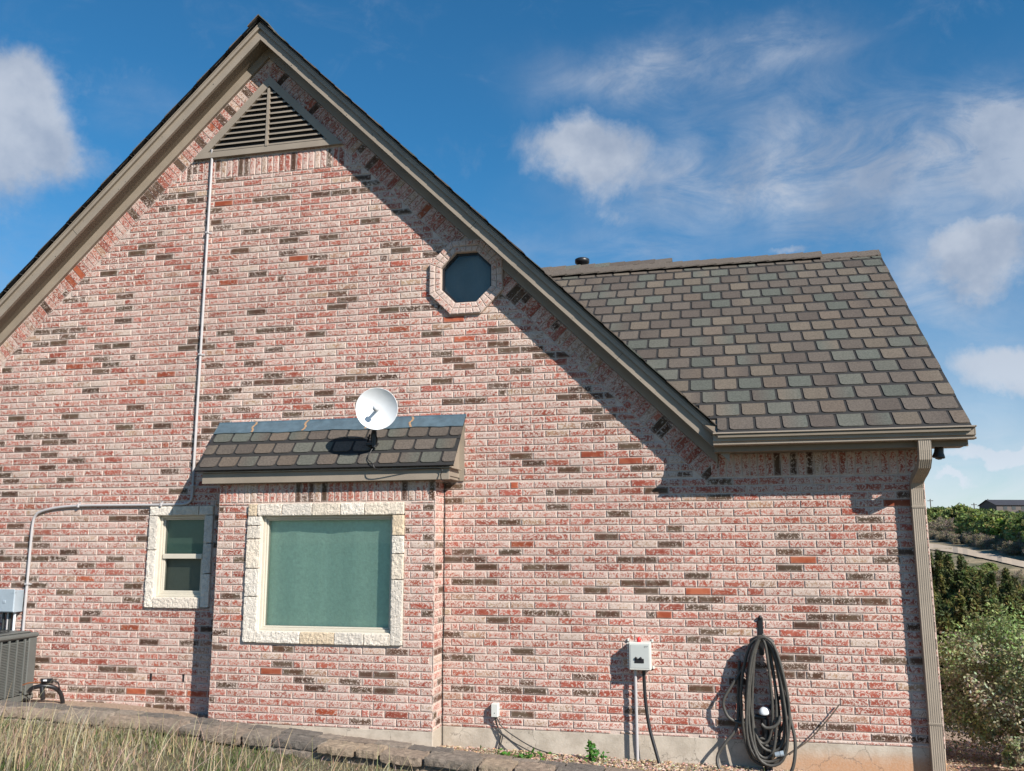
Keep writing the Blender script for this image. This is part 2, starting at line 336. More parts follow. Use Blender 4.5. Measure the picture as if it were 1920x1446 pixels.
# ------------------------------------------------------------------ brickwork
BW, BH, JT = .2032, .0615, .0078
def clip(poly, a, b, c):                     # keep a*x+b*y <= c
    out = []
    for i, p in enumerate(poly):
        q = poly[(i+1) % len(poly)]; dp_, dq_ = a*p[0]+b*p[1]-c, a*q[0]+b*q[1]-c
        if dp_ <= 0: out.append(p)
        if dp_*dq_ < 0:
            k = dp_/(dp_-dq_); out.append((p[0]+(q[0]-p[0])*k, p[1]+(q[1]-p[1])*k))
    return out
def area(p): return abs(sum(p[i][0]*p[(i+1) % len(p)][1]-p[(i+1) % len(p)][0]*p[i][1] for i in range(len(p))))/2
_last = [0]
def brick_tone(red=0.):
    r = rng.random()
    pd = .125 if not _last[0] else .22
    _last[0] = 0
    def j(c, sp=.12):
        k = 1+rng.uniform(-sp, sp); return tuple(max(.01, v*k*(1+rng.uniform(-.04, .04))) for v in c)
    if r < pd: _last[0] = 1; return j((.098, .064, .043), .25), rng.uniform(.30, .47)
    r = rng.random()
    if r < .014: return j((.34, .095, .048), .2), rng.uniform(.20, .45)
    if r < .17: return j((.33, .098, .066), .2), rng.uniform(.42, .56)
    if r < .66: return j((.36, .115, .08), .18), rng.uniform(.50, .60)
    if r < .92: return j((.39, .145, .105), .15), rng.uniform(.54, .63)
    return j((.36, .235, .155), .15), rng.uniform(.48, .66)
def lay(mb, poly, mp, proud=0., tone=None):   # one brick: polygon in wall coordinates, mp(x, z, depth) -> point
    if len(poly) < 3 or area(poly) < .0016: return
    cx = sum(p[0] for p in poly)/len(poly); cy = sum(p[1] for p in poly)/len(poly)
    c, amt = tone or brick_tone(); rn = rng.random(); pr = proud+rng.uniform(0, .0016)
    ins = .0036
    A = [mp(x, y, .004-proud) for x, y in poly]
    n = len(poly); jx = lambda: rng.uniform(-.0013, .0013)
    inn = lambda d, ps: [(x+max(-d, min(d, (cx-x)*.8)), y+max(-d, min(d, (cy-y)*.8))) for x, y in ps]
    p1 = [(x+jx(), y+jx()) for x, y in inn(ins, poly)]; p2 = inn(.010, p1)
    B = [mp(x, y, -pr) for x, y in p1]; C2 = [mp(x, y, -pr-.0008) for x, y in p2]
    dark = sum(c) < .4; mx_ = .42 if dark else .2
    rim = tuple(v*(1-mx_)+w*mx_ for v, w in zip(c, (.50, .40, .35)))
    mb.face(C2, c, (amt, rn, 0))
    for i in range(n): mb.face([B[i], B[(i+1) % n], C2[(i+1) % n], C2[i]], [rim, rim, c, c], (min(1, amt+.05), rn, 0))
    edge = tuple(v*.75+.12 for v in c)
    for i in range(n): mb.face([A[i], A[(i+1) % n], B[(i+1) % n], B[i]], edge, (min(1, amt+.12), rn, 0))
def front(Y): return lambda x, z, d: (x, Y+d, z)
def holes_cut(iv, hs_):
    out = [iv]
    for h0, h1 in hs_:
        nx = []
        for a, b in out:
            if h1 <= a or h0 >= b: nx.append((a, b)); continue
            if a < h0: nx.append((a, h0))
            if h1 < b: nx.append((h1, b))
        out = nx
    return out
def cut_rects(segs, rects):
    for (h0, h1, g0, g1) in rects:
        nx = []
        for (a, b, c, d) in segs:
            if h1 <= a or h0 >= b or g1 <= c or g0 >= d: nx.append((a, b, c, d)); continue
            if a < h0: nx.append((a, h0, c, d))
            if h1 < b: nx.append((h1, b, c, d))
            m0, m1 = max(a, h0), min(b, h1)
            if g0 > c: nx.append((m0, m1, c, g0))
            if g1 < d: nx.append((m0, m1, g1, d))
        segs = nx
    return segs
def courses(mb, mp, x0, x1, z0, zend, xph, clips=lambda z: [], holes=lambda a, b: [], zs=None, mort=None):
    k = 0; z = z0
    while z < zend-1e-6:
        zt = min(z+BH, zend); za = max(z, zs if zs is not None else z)
        hs_ = holes(za, zt)
        for (a, b, c, d) in cut_rects([(x0, x1, za, zt)], hs_):
            q = [(a, c), (b, c), (b, d), (a, d)]
            for cl in clips(zt): q = clip(q, *cl)
            if len(q) > 2: mb.face([mp(x, y, .0055) for x, y in q], mi=1)
        off = xph+(BW/2 if k % 2 else 0)+rng.uniform(-.004, .004)
        i = math.floor((x0-off)/BW)
        while off+i*BW < x1:
            a, b = off+i*BW, off+(i+1)*BW
            cut = rng.random() < .035
            for (p, q_) in ([(a, b)] if not cut else [(a, a+BW*.36), (a+BW*.36, b)]):
                p, q_ = max(p, x0), min(q_, x1)
                if q_-p < .02: continue
                for (c, d, e, f) in cut_rects([(p, q_, za, zt)], hs_):
                    if d-c < .025 or f-e < .018: continue
                    poly = [(c+JT/2, e+JT/2), (d-JT/2, e+JT/2), (d-JT/2, f-JT/2), (c+JT/2, f-JT/2)]
                    for cl in clips(zt): poly = clip(poly, *cl)
                    lay(mb, poly, mp)
            i += 1
        z += BH; k += 1
def soldiers(mb, P0, P1, ln, Y, clips=[]):    # bricks on end below the line P0->P1 (length ln downwards from it)
    p0 = Vector(P0); p1 = Vector(P1); L = (p1-p0).length; e = (p1-p0)/L; n_ = Vector((e.y, -e.x)); 
    if n_.y > 0: n_ = -n_
    n = max(1, round(L/BH)); w = L/n
    def strip(a, b, c, d): return [tuple(p0+e*x+n_*y) for x, y in ((a, c), (b, c), (b, d), (a, d))]
    OCx, OCz = -2.143, 2.325; rn_ = math.sqrt(.5)
    def around(c):                            # keep clear of the octagonal window
        ux, uz = c[0]-OCx, c[1]-OCz
        return [(-rn_, -rn_, -(rn_*(OCx+OCz)+.29))] if abs(ux-uz)*rn_ < .26 and ux+uz > 0 and Y > -.1 and ux < .6 and uz < .6 else []
    for i in range(n):
        cx, cz = tuple(p0+e*(i+.5)*w+n_*ln*.5); ac = around((cx, cz))
        q = strip(i*w, (i+1)*w, 0, ln)
        for cl in clips+ac: q = clip(q, *cl)
        if len(q) > 2: mb.face([(x, Y+.0052, z) for x, z in q], mi=1)
        segs = [(JT/2, ln-JT/2)] if rng.random() > .12 else [(JT/2, ln*.62-JT/2), (ln*.62+JT/2, ln-JT/2)]
        for c, d in segs:
            q = strip(i*w+JT/2, (i+1)*w-JT/2, c, d)
            for cl in clips+ac: q = clip(q, *cl)
            lay(mb, q, front(Y))

# ------------------------------------------------------------------ house
XA, ZA, KL, KR = -4.172, 5.005, .972, .987
def T(x): return ZA-(KL*(XA-x) if x < XA else KR*(x-XA))
XL, XR, ZB, ZF = -8.3, 1.505, -1.49, -2.15
EAVE = .700
house = empty('brick_house', (-3.2, 0, -1.7), 'pink whitewashed brick house with steep gable, brown shingle roofs and stone framed windows', 'house')
OC = Vector((-2.143, 2.325))
wall = MB()
def lineclip(off):                            # half-planes z <= T(x)-off
    return [(-KL, 1, ZA-off-KL*XA), (KR, 1, ZA-off+KR*XA)]
SOLD, FRZ = .19, .295
def main_clips(zt):
    cl = lineclip(FRZ+.24)
    return cl if zt > .515 else cl[:1]
def main_holes(a, b):
    h = [(-5.165, -4.515, -.575, .335)]
    mn = 0 if a < OC.y < b else min(abs(a-OC.y), abs(b-OC.y)); mf = max(abs(a-OC.y), abs(b-OC.y))
    if mn < .235: hw = min(.30, .44-mf); h.append((OC.x-hw, OC.x+hw, a-1, b+1))
    return h
z0 = ZB-BH*.55
courses(wall, front(0), XL, XR, z0, .515, XR-JT/2-48*BW, main_clips, main_holes, zs=ZB)
zz = z0; kk = 0
while zz < .515-1e-6: zz += BH; kk += 1
# rows above the eave soldier course, carried on at the same course heights
courses(wall, front(0), XL, XR, zz-BH, 3.505, XR-JT/2-48*BW+(BW/2 if kk % 2 == 0 else 0), lambda z: lineclip(FRZ+.24), main_holes, zs=.515)
soldiers(wall, (-5.2, 3.70), (-3.10, 3.70), .197, 0, lineclip(FRZ+.24))
courses(wall, front(0), -5.2, -3.1, 3.70, 4.7, -5.0, lambda z: lineclip(FRZ+.24))
soldiers(wall, (XL, T(XL)-FRZ), (XA, T(XA)-FRZ), .24*cos(math.atan(KL)), 0, [(1, 0, XA)])
xe = XA+(ZA-FRZ-.70)/KR
soldiers(wall, (XA, T(XA)-FRZ), (xe+.10, T(xe+.10)-FRZ), .24*cos(math.atan(KR)), 0, [(-1, 0, -XA), (-.9, -1, -.9*(xe-.12)-.50+.0)])
soldiers(wall, (xe+.02, .70), (XR, .70), .187, -.0015)
wall.face([(-.22, .0078, .46), (.06, .0078, .46), (.06, .0078, .74), (-.22, .0078, .74)], mi=1)
for k in range(8):
    qa = [(OC.x+r_/cos(pi/8)*cos(pi/8+kk_*pi/4), OC.y+r_/cos(pi/8)*sin(pi/8+kk_*pi/4)) for r_, kk_ in ((.25, k), (.25, k+1), (.41, k+1), (.41, k))]
    wall.face([(x, .0075, z) for x, z in qa], mi=1)
wall.face([(XL, .012, ZB), (XL, .012, T(XL)-.1), (XL, .25, T(XL)-.1), (XL, .25, ZB)], mi=1)
wall.build('wall', [M['brick'], M['mortar']], house)
# right end wall and closing walls
sw = MB()
def right(x, z, d): return (XR-d, x, z)
courses(sw, right, 0.0, 5.4, z0, EAVE, BW*.5, zs=ZB)
courses(sw, right, 0.0, 5.4, EAVE+.001, 2.9, BW*.5, clips=lambda z: [(-.75, 1, .80), (.75, 1, .80+.75*5.4)])
sw.build('wall', [M['brick'], M['mortar']], house)
bk = MB()
bk.face([(XL, 5.4, ZB), (XR, 5.4, ZB), (XR, 5.4, .7), (0, 5.4, .7), (XA, 5.4, T(XA)-.25), (XL, 5.4, T(XL)-.25)])
bk.face([(XL, .25, ZB), (XL, 5.4, ZB), (XL, 5.4, T(XL)-.25), (XL, .25, T(XL)-.25)])
bk.build('wall', M['mortar'], house)
fd = MB()
fd.box(XL, XR-.003, .003, 5.38, ZF, ZB+.002, bev=.004)
fd.box(-4.327, -2.333, -.237, .002, ZF, ZB+.002, bev=.004)
fd.build('foundation', M['concrete'], house)
# weep openings low in the wall
for x, z in ((-5.058, -1.18), (-4.732, -1.178)):
    wv = MB(); wv.box(x-.011, x+.011, -.004, .003, z-.032, z+.032, bev=.003); wv.box(x-.006, x+.006, -.006, -.004, z-.012, z+.004)
    wv.build('weep_vent', M['black'], house)

# stone framed windows
LT = [(.64, .565, .48), (.67, .605, .525), (.59, .53, .46), (.63, .545, .445)]
GOLD = (.57, .455, .325)
def stones(mb, ox0, ox1, oz0, oz1, ix0, ix1, iz0, iz1, y, dep, cuts, gold, th=.03):
    # top and bottom rows, left and right columns of split-face blocks
    n = 0
    for side, lst in cuts.items():
        for a, b in zip(lst[:-1], lst[1:]):
            c = GOLD if (side, n) in gold else rng.choice(LT); n += 1; g = .003
            kk_ = rng.uniform(.93, 1.05); c = tuple(v*kk_ for v in c)
            if side == 't': bx = (a+g, b-g, iz1+.0, oz1)
            elif side == 'b': bx = (a+g, b-g, oz0, iz0)
            elif side == 'l': bx = (ox0, ix0, a+g, b-g)
            else: bx = (ix1, ox1, a+g, b-g)
            mb.rough(bx[0], bx[1], y-th, y+dep, bx[2], bx[3], c, .0065, .0125, seed=rng.random()*50, front_only=True, pull=.0022, fr=2.6)
def sash_window(nm, ox, oz, ix, iz, y, cuts, gold, rail, th):
    w = MB(); stones(w, ox[0], ox[1], oz[0], oz[1], ix[0], ix[1], iz[0], iz[1], y, .06, cuts, gold, th)
    win = w.build('window', M['limestone'], house)
    rv = MB(); d = .10; t = .004
    rv.box(ix[0]-.02, ix[0]+t, y-th+.016, y+d, iz[0]-.0, iz[1]); rv.box(ix[1]-t, ix[1]+.02, y-th+.016, y+d, iz[0], iz[1])
    rv.box(ix[0]+t, ix[1]-t, y-th+.016, y+d, iz[1]-t, iz[1]+.02); rv.box(ix[0]+t, ix[1]-t, y-th+.016, y+d, iz[0]-.02, iz[0]+t)
    rv.build('reveal', M['reveal'], win)
    f = MB(); fy = y+.045; fx = .036
    a, b, c, e = ix[0]+t, ix[1]-t, iz[0]+t, iz[1]-t
    for (p, q, y0_, y1_) in ((.0, .022, fy-.018, fy+.05), (.022, fx, fy, fy+.05)):
        f.box(a+p, a+q, y0_, y1_, c+p, e-p, bev=.003); f.box(b-q, b-p, y0_, y1_, c+p, e-p, bev=.003)
        f.box(a+q, b-q, y0_, y1_, c+p, c+q, bev=.003); f.box(a+q, b-q, y0_, y1_, e-q, e-p, bev=.003)
    if rail is not None:
        f.box(a+fx, b-fx, fy-.012, fy+.04, rail-.022, rail+.022, bev=.003)
        f.box(a+fx, a+fx+.016, fy+.004, fy+.04, c+fx, rail-.022, bev=.002); f.box(b-fx-.016, b-fx, fy+.004, fy+.04, c+fx, rail-.022, bev=.002)
        f.box(a+fx+.016, b-fx-.016, fy+.004, fy+.04, c+fx, c+fx+.018, bev=.002)
    f.build('frame', M['almond'], win)
    for p, q in ([(c+fx, e-fx)] if rail is None else [(c+fx, rail-.02), (rail+.02, e-fx)]):
        g = MB(); g.face([(a+fx-.004, fy+.018, p), (b-fx+.004, fy+.018, p), (b-fx+.004, fy+.018, q), (a+fx-.004, fy+.018, q)])
        g.build('pane', M['glass'], win)
    return win, (a+fx, b-fx, c+fx, e-fx, fy)
bigcuts = {'t': [-4.03, -3.945, -3.71, -3.43, -3.17, -2.95, -2.6], 'l': [-.83, -.45, -.215, .035, .15, .2305], 'r': [-.83, -.28, .0, .03, .2305],
           'b': [-3.905, -3.50, -3.19, -2.93, -2.6985]}
bigcuts['r'] = [-.83, -.30, -.09, .06, .2305]
win, (a, b, c, e, fy) = sash_window('big', (-4.03, -2.6), (-.83, .335), (-3.905, -2.6985), (-.735, .2335), -.24, bigcuts, {('t', 0), ('r', 14), ('b', 16)}, None, .024)
sh = MB()
nx = 40
for i in range(nx):
    xa_, xb_ = a-.01+(b-a+.02)*i/nx, a-.01+(b-a+.02)*(i+1)/nx
    y1_, y2_ = [fy+.06+.010*math.exp(-((x+3.33)/.07)**2)+.005*sin(x*9)+.003*sin(x*23) for x in (xa_, xb_)]
    sh.face([(xa_, y1_, c-.01), (xb_, y2_, c-.01), (xb_, y2_, e+.01), (xa_, y1_, e+.01)], smooth=True)
sh.build('roller_shade', M['shade'], win)
smcuts = {'t': [-5.165, -4.935, -4.66, -4.515], 'l': [-.57, -.15, .253], 'r': [-.57, -.27, .0, .253], 'b': [-5.05, -4.61]}
smcuts['l'] = [-.575, -.06, .2505]; smcuts['b'] = [-5.078, -4.6]
win, (a, b, c, e, fy) = sash_window('small', (-5.165, -4.515), (-.575, .335), (-5.08, -4.598), (-.483, .2535), 0, smcuts, set(), -.118, .022)
sh = MB(); sh.face([(a-.01, fy+.05, -.118), (b+.01, fy+.05, -.118), (b+.01, fy+.05, e+.01), (a-.01, fy+.05, e+.01)]); sh.build('insect_screen', M['shade_dark'], win)
sh = MB(); sh.face([(a-.01, fy+.06, c-.01), (b+.01, fy+.06, c-.01), (b+.01, fy+.06, -.118), (a-.01, fy+.06, -.118)]); sh.build('insect_screen', M['shade_grey'], win)

# octagonal window in a brick ring
oc = MB()
def octp(r, k): t_ = pi/8+k*pi/4; q = r/cos(pi/8); return (OC.x+q*cos(t_), OC.y+q*sin(t_))
for k in range(8):
    for (r0, r1, pr) in ((.232, .284, .026), (.284, .338, .034)):
        a0, a1, b0, b1 = octp(r0, k), octp(r0, k+1), octp(r1, k), octp(r1, k+1)
        oc.face([(p[0], -pr+.006, p[1]) for p in (a0, a1, b1, b0)], mi=1)
        oc.face([(b0[0], -pr+.006, b0[1]), (b1[0], -pr+.006, b1[1]), (b1[0], .004, b1[1]), (b0[0], .004, b0[1])], mi=1)
        oc.face([(a0[0], -pr+.006, a0[1]), (a1[0], -pr+.006, a1[1]), (a1[0], .03, a1[1]), (a0[0], .03, a0[1])], mi=1)
        n = 4
        for i in range(n):
            def lp(t_, s_):
                m = .5*JT/(r1-r0)
                s2 = m+(1-2*m)*s_; pa = [a0[j]+(a1[j]-a0[j])*t_ for j in (0, 1)]; pb = [b0[j]+(b1[j]-b0[j])*t_ for j in (0, 1)]
                return tuple(pa[j]+(pb[j]-pa[j])*s2 for j in (0, 1))
            g = .03 if i not in (0, n-1) else .03
            t0, t1 = (i+g)/n, (i+1-g)/n
            lay(oc, [lp(t0, 0), lp(t1, 0), lp(t1, 1), lp(t0, 1)], lambda x, z, d, pr=pr: (x, -pr+d, z), tone=rng.choice([((.44, .21, .16), .68), ((.42, .16, .11), .6), ((.46, .26, .2), .74)]))
owin = oc.build('octagon_window', [M['brick'], M['mortar']], house)
fr = MB()
for k in range(8):
    a0, a1, b0, b1 = octp(.214, k), octp(.214, k+1), octp(.24, k), octp(.24, k+1)
    fr.face([(b0[0], .02, b0[1]), (b1[0], .02, b1[1]), (a1[0], .02, a1[1]), (a0[0], .02, a0[1])])
    fr.face([(a0[0], .02, a0[1]), (a1[0], .02, a1[1]), (a1[0], .06, a1[1]), (a0[0], .06, a0[1])])
fr.build('frame', M['black'], owin)
g = MB(); g.face([(octp(.22, k)[0], .032, octp(.22, k)[1]) for k in range(8)]); g.build('pane', M['octglass'], owin)
g = MB()
for i in range(24):
    xs = [OC.x-.3+.6*(i+j)/24 for j in (0, 1)]
    g.face([(xs[0], .10+.02*sin(xs[0]*16), OC.y-.3), (xs[1], .10+.02*sin(xs[1]*16), OC.y-.3), (xs[1], .10+.02*sin(xs[1]*16), OC.y+.3), (xs[0], .10+.02*sin(xs[0]*16), OC.y+.3)], smooth=True)
g.build('curtain', M['curtain'], owin)

# triangular louvred gable vent
gv = MB()
O = [(-4.937, 3.713), (-3.357, 3.713), (-4.147, 4.50)]; I = [(-4.775, 3.772), (-3.519, 3.772), (-4.147, 4.398)]
for i in range(3):
    j = (i+1) % 3
    gv.extrude([(O[i][0], -.034, O[i][1]), (O[j][0], -.034, O[j][1]), (I[j][0], -.034, I[j][1]), (I[i][0], -.034, I[i][1])], (0, 0, 0), (0, .036, 0))
gv.box(-4.147-.013, -4.147+.013, -.040, -.006, 3.772, 4.37)
vent = gv.build('gable_vent', M['taupe'], house)
lv = MB(); n = 11
for i in range(n):
    z = 3.785+i*.0535; hw = (4.398-z)/.626*.628-.004
    if hw > .02:
        for (xa_, xb_) in ((-4.147-hw, -4.147-.013), (-4.147+.013, -4.147+hw)):
            lv.extrude([(xa_, -.031, z), (xa_, -.006, z+.014), (xa_, -.003, z+.010), (xa_, -.028, z-.005)], (0, 0, 0), (xb_-xa_, 0, 0))
            lv.box(xa_, xb_, -.0335, -.0312, z-.008, z+.009)
lv.build('louvres', M['taupe'], vent)
b_ = MB(); b_.face([(I[0][0]-.02, -.0025, I[0][1]-.02), (I[1][0]+.02, -.0025, I[1][1]-.02), (I[2][0], -.0025, I[2][1]+.02)]); b_.build('backing', M['black'], vent)

# shingles
SH = [((.122, .102, .086), 8), ((.150, .124, .098), 3), ((.108, .114, .098), 3), ((.102, .084, .072), 3), ((.138, .110, .088), 2), ((.118, .118, .100), 2)]
SHL = [c for c, k in SH for _ in range(k)]
def shingles(mb, O_, ex, et, x0, x1, rows, rh, tw, th=.009, seed=0, phase=0., left=None):
    O_, ex, et = Vector(O_), Vector(ex), Vector(et).normalized(); nn = ex.cross(et).normalized()
    if nn.z < 0: nn = -nn
    P = lambda x, t_, h: O_+ex*x+et*t_+nn*h
    for r in range(rows):
        t0, t1 = r*rh, (r+1)*rh
        off = phase+(tw*.5 if r % 2 else 0)+rng.uniform(-.006, .006)
        xl = left(t0) if left else x0
        i = math.floor((xl-off)/tw)
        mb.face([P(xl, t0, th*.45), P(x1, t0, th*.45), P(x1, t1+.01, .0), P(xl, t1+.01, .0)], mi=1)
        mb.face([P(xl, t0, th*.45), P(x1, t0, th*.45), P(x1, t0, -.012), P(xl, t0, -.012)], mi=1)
        while off+i*tw < x1:
            a, b = max(off+i*tw+.0112, xl), min(off+(i+1)*tw-.0112, x1); i += 1
            if b-a < .03: continue
            c1 = rng.choice(SHL); c2 = c1 if rng.random() < .65 else rng.choice(SHL); k = rng.uniform(.9, 1.1)
            k *= .9; c1 = tuple(v*k for v in c1); c2 = tuple(v*k for v in c2)
            rad = .026; low = .036+rng.uniform(-.002, .002)
            q = [(a, t1-.001), (a, t0+low+rad), (a+rad*.12, t0+low+rad*.45), (a+rad*.42, t0+low+rad*.14), (a+rad, t0+low*.9), (b-rad, t0+low*.9), (b-rad*.42, t0+low+rad*.14), (b-rad*.12, t0+low+rad*.45), (b, t0+low+rad), (b, t1-.001)]
            if b-a < .07: q = [(a, t1-.001), (a, t0+low), (b, t0+low), (b, t1-.001)]
            h = lambda t_: th*(1.15 if t_ < t1-.02 else .62)
            cs = [tuple(c1[j]+(c2[j]-c1[j])*(x-a)/(b-a) for j in range(3)) for x, t_ in q]
            V_ = [P(x, t_, h(t_)) for x, t_ in q]; V0 = [P(x, t_, 0) for x, t_ in q]
            mb.face(V_, cs)
            for j in range(len(q)): mb.face([V_[j], V_[(j+1) % len(q)], V0[(j+1) % len(q)], V0[j]], c1)

# main roof: two slopes running back from the gable
YB, YF = 5.9, -.262
roof = MB()
slT = .018
for sx_, k, xend in ((-1, KL, -9.4), (1, KR, .09)):
    L = abs(xend-XA)*math.sqrt(1+k*k); e_up = Vector((-sx_, 0, k)).normalized()
    O_ = Vector((xend, 0, ZA-.016-k*abs(xend-XA)))
    ex = Vector((0, 1, 0)) if sx_ < 0 else Vector((0, 1, 0))
    rows = int(L/.2265)
    shingles(roof, O_, ex, e_up, YF, YB if sx_ < 0 else YB, rows, L/rows, .2, th=.010, phase=.05)
rf = roof.build('roof', [M['shingle'], M['asphalt_base']], house)
def rake(mb, off0, off1, y0, y1, xb_=.065):
    xa_ = -9.4
    for (p, q) in (((xa_, T(xa_)), (XA, ZA)), ((XA, ZA), (xb_, T(xb_)))):
        mb.extrude([(p[0], y0, p[1]-off0), (q[0], y0, q[1]-off0), (q[0], y0, q[1]-off1), (p[0], y0, p[1]-off1)], (0, 0, 0), (0, y1-y0, 0))
dk = MB(); rake(dk, .024, .046, -.212, 5.85); dk.build('roof_deck', M['taupe_shaded'], rf)
fa = MB(); rake(fa, .0465, .208, -.2, -.172)
for i in range(34):
    x = -9+9*(i+rng.random()*.8)/34
    if abs(x-XA) > .1:
        z_ = T(x)-rng.choice((.125, .15, .19)); r_ = rng.uniform(.002, .0042); fa.box(x-r_, x+r_, -.2012, -.1995, z_-r_, z_+r_, mi=1)
for x, sg in ((-6.1, 1), (-2.0, -1), (-.75, -1)):
    n_ = Vector((-sg*KL, 0, 1)); n_.normalize(); e_ = Vector((n_.z, 0, -n_.x))*.0016; b0 = Vector((x, -.2008, T(x)-.10)); b1 = b0-n_*.078
    fa.face([b0-e_, b0+e_, b1+e_, b1-e_], mi=1)
fa.build('fascia', [M['taupe'], M['acdark']], rf)
tr = MB(); rake(tr, .0465, .100, -.224, -.2005); rake(tr, .0465, .060, -.230, -.2245); tr.build('trim', M['taupe'], rf)
sf = MB(); rake(sf, .172, .188, -.1715, .002, .0); sf.build('soffit', M['taupe_shaded'], rf)
fz = MB(); rake(fz, .1885, FRZ+.004, -.026, .002, -.03); fz.build('frieze_board', M['taupe'], rf)
rc = MB()
for i in range(40):
    y = YF+i*.155
    for s_, k in ((-1, KL), (1, KR)):
        z_ = ZA+.012
        rc.extrude([(XA, y, z_+.006), (XA+s_*.11, y, z_-k*.11+.006), (XA+s_*.11, y, z_-k*.11-.006), (XA, y, z_-.006)], (0, 0, .006), (0, .175, 0), rng.choice(SHL))
rc.build('ridge_cap', M['shingle'], rf)

# wing roof facing the garden
AN = math.atan(.745); et = Vector((0, cos(AN), sin(AN))); WO = Vector((0, -.36, .826)); WX1 = 1.783; WL = 3.86
valley = lambda t_: XA+(ZA-.06-(WO.z+t_*sin(AN)))/KR-.02
wr = MB(); shingles(wr, WO, (1, 0, 0), et, 0, WX1, 17, WL/17, .2005, th=.010, phase=.065, left=valley)
RY, RZ = WO.y+WL*cos(AN), WO.z+WL*sin(AN)
shingles(wr, (0, 2*RY-WO.y, WO.z), (1, 0, 0), (0, -cos(AN), sin(AN)), -2.6, WX1, 17, WL/17, .2005, th=.010)
wing = wr.build('wing_roof', [M['shingle'], M['asphalt_base']], house)
wd_ = MB()
for s_ in (1, -1):
    yo = WO.y if s_ > 0 else 2*RY-WO.y
    wd_.extrude([(valley(0), yo, WO.z-.013), (WX1-.006, yo, WO.z-.013), (WX1-.006, RY, RZ-.013), (valley(WL), RY, RZ-.013)], (0, 0, 0), (0, 0, -.022))
wd_.build('roof_deck', M['taupe_shaded'], wing)
rc = MB(); x = valley(WL)-.1
while x < WX1-.02:
    lift = .040 if x < 1.12 else .010
    x2 = min(x+.215, WX1)
    for s_ in (1, -1):
        y1_ = RY-s_*.125; zr = RZ+lift; zd = zr-.125*math.tan(AN)
        a_, b_ = (x, RY, zr+.004), (x2, RY, zr+.014)
        rc.extrude([(x, RY, zr), (x2, RY, zr+.010), (x2, y1_, zd+.010), (x, y1_, zd)], (0, 0, 0), (0, 0, .015), rng.choice(SHL[:8]))
    x += .19
rc.build('ridge_cap', M['shingle'], wing)
rvn = MB(); rvn.extrude([(valley(WL), RY-.105, RZ-.07), (valley(WL), RY, RZ+.028), (valley(WL), RY+.105, RZ-.07)], (0, 0, 0), (1.1-valley(WL), 0, 0)); rvn.build('ridge_vent', M['black'], wing)
# the higher ridge just behind, with its own stepped cap
rb = MB(); zz_ = 3.30; yy = 3.02
rb.extrude([(-2.6, yy-.5, zz_-.40), (-2.6, yy, zz_-.02), (-2.6, yy+1.4, zz_-1.2)], (0, 0, 0), (2.6-.50, 0, 0), SHL[0])
x = -2.5
while x < -.52:
    for s_ in (1, -1): rb.extrude([(x, yy, zz_), (min(x+.21, -.47), yy, zz_+.010), (min(x+.21, -.47), yy-s_*.13, zz_-.075), (x, yy-s_*.13, zz_-.085)], (0, 0, 0), (0, 0, .022), rng.choice(SHL))
    x += .18
x = -2.5
while x < -.52:
    rb.extrude([(x, yy-.15, zz_-.10), (min(x+.19, -.47), yy-.15, zz_-.10), (min(x+.19, -.47), yy-.30, zz_-.20), (x, yy-.30, zz_-.20)], (0, 0, 0), (0, 0, .014), rng.choice(SHL))
    x += .2
rb.build('back_roof', M['shingle'], house)
vp = MB(); vp.lathe([(0.0001, .0), (.07, .0), (.07, .20), (.088, .205), (.090, .25), (.07, .262), (.0001, .268)], (-1.58, 3.22, 3.205), (0, 0, 1), 20)
vp.build('vent_pipe', M['black'], house)
# wing eave: fascia, soffit, gutter, end board
ev = MB(); ev.box(-.05, 1.775, -.252, -.226, .690, .80); ev.box(-.05, 1.775, -.2255, -.001, .699, .716)
ev.box(1.752, 1.774, -.2255, .003, .716, .80)
ev.extrude([(1.75, -.225, .80), (1.75, RY, RZ-.06), (1.75, RY, RZ-.19), (1.75, -.10, .72), (1.75, -.225, .72)], (0, 0, 0), (.024, 0, 0))
ev.extrude([(XR+.01, 0.01, .716), (XR+.01, RY, RZ-.20), (XR+.01, RY, RZ-.185), (XR+.01, .0, .735)], (0, 0, 0), (.24, 0, 0))
ev.build('eave', M['taupe_shaded'], house)
pr = [(-.256, .826), (-.366, .830), (-.372, .826), (-.372, .819), (-.334, .8172), (-.334, .765), (-.312, .762), (-.312, .749), (-.341, .747), (-.341, .738), (-.334, .734), (-.256, .734)]
gu = MB(); gu.extrude([(-.055, y, z) for y, z in pr], (0, 0, 0), (1.86, 0, 0)); gut = gu.build('gutter', M['taupe'], house)
ge = MB(); ge.extrude([(1.8055, y*1.012+.002, z) for y, z in pr], (0, 0, 0), (.007, 0, 0)); ge.build('end_cap', M['taupe'], gut)
# downspout
path = [(1.462, -.305, .74), (1.462, -.305, .66), (1.461, -.300, .60), (1.457, -.27, .553), (1.449, -.20, .515), (1.442, -.125, .485), (1.437, -.075, .452), (1.434, -.055, .40), (1.433, -.052, .30), (1.433, -.052, -.4), (1.434, -.052, -1.2), (1.434, -.052, -1.78)]
prof = []
for i in range(25):
    x = -.043+.086*i/24; prof.append((x, -.030+(.0 if i % 4 in (0, 1) else .0017)))
prof += [(.046, -.02), (.046, .022), (.040, .028), (-.040, .028), (-.046, .022), (-.046, -.02)]
ds = MB(); vs = []; n = len(prof)
for i, p in enumerate(path):
    t_ = (Vector(path[min(i+1, len(path)-1)])-Vector(path[max(i-1, 0)])).normalized(); nb = t_.cross(Vector((1, 0, 0))).normalized()
    if nb.y < 0 and abs(nb.y) > .1: nb = -nb
    vs += [Vector(p)+Vector((x, 0, 0))+nb*y for x, y in prof]
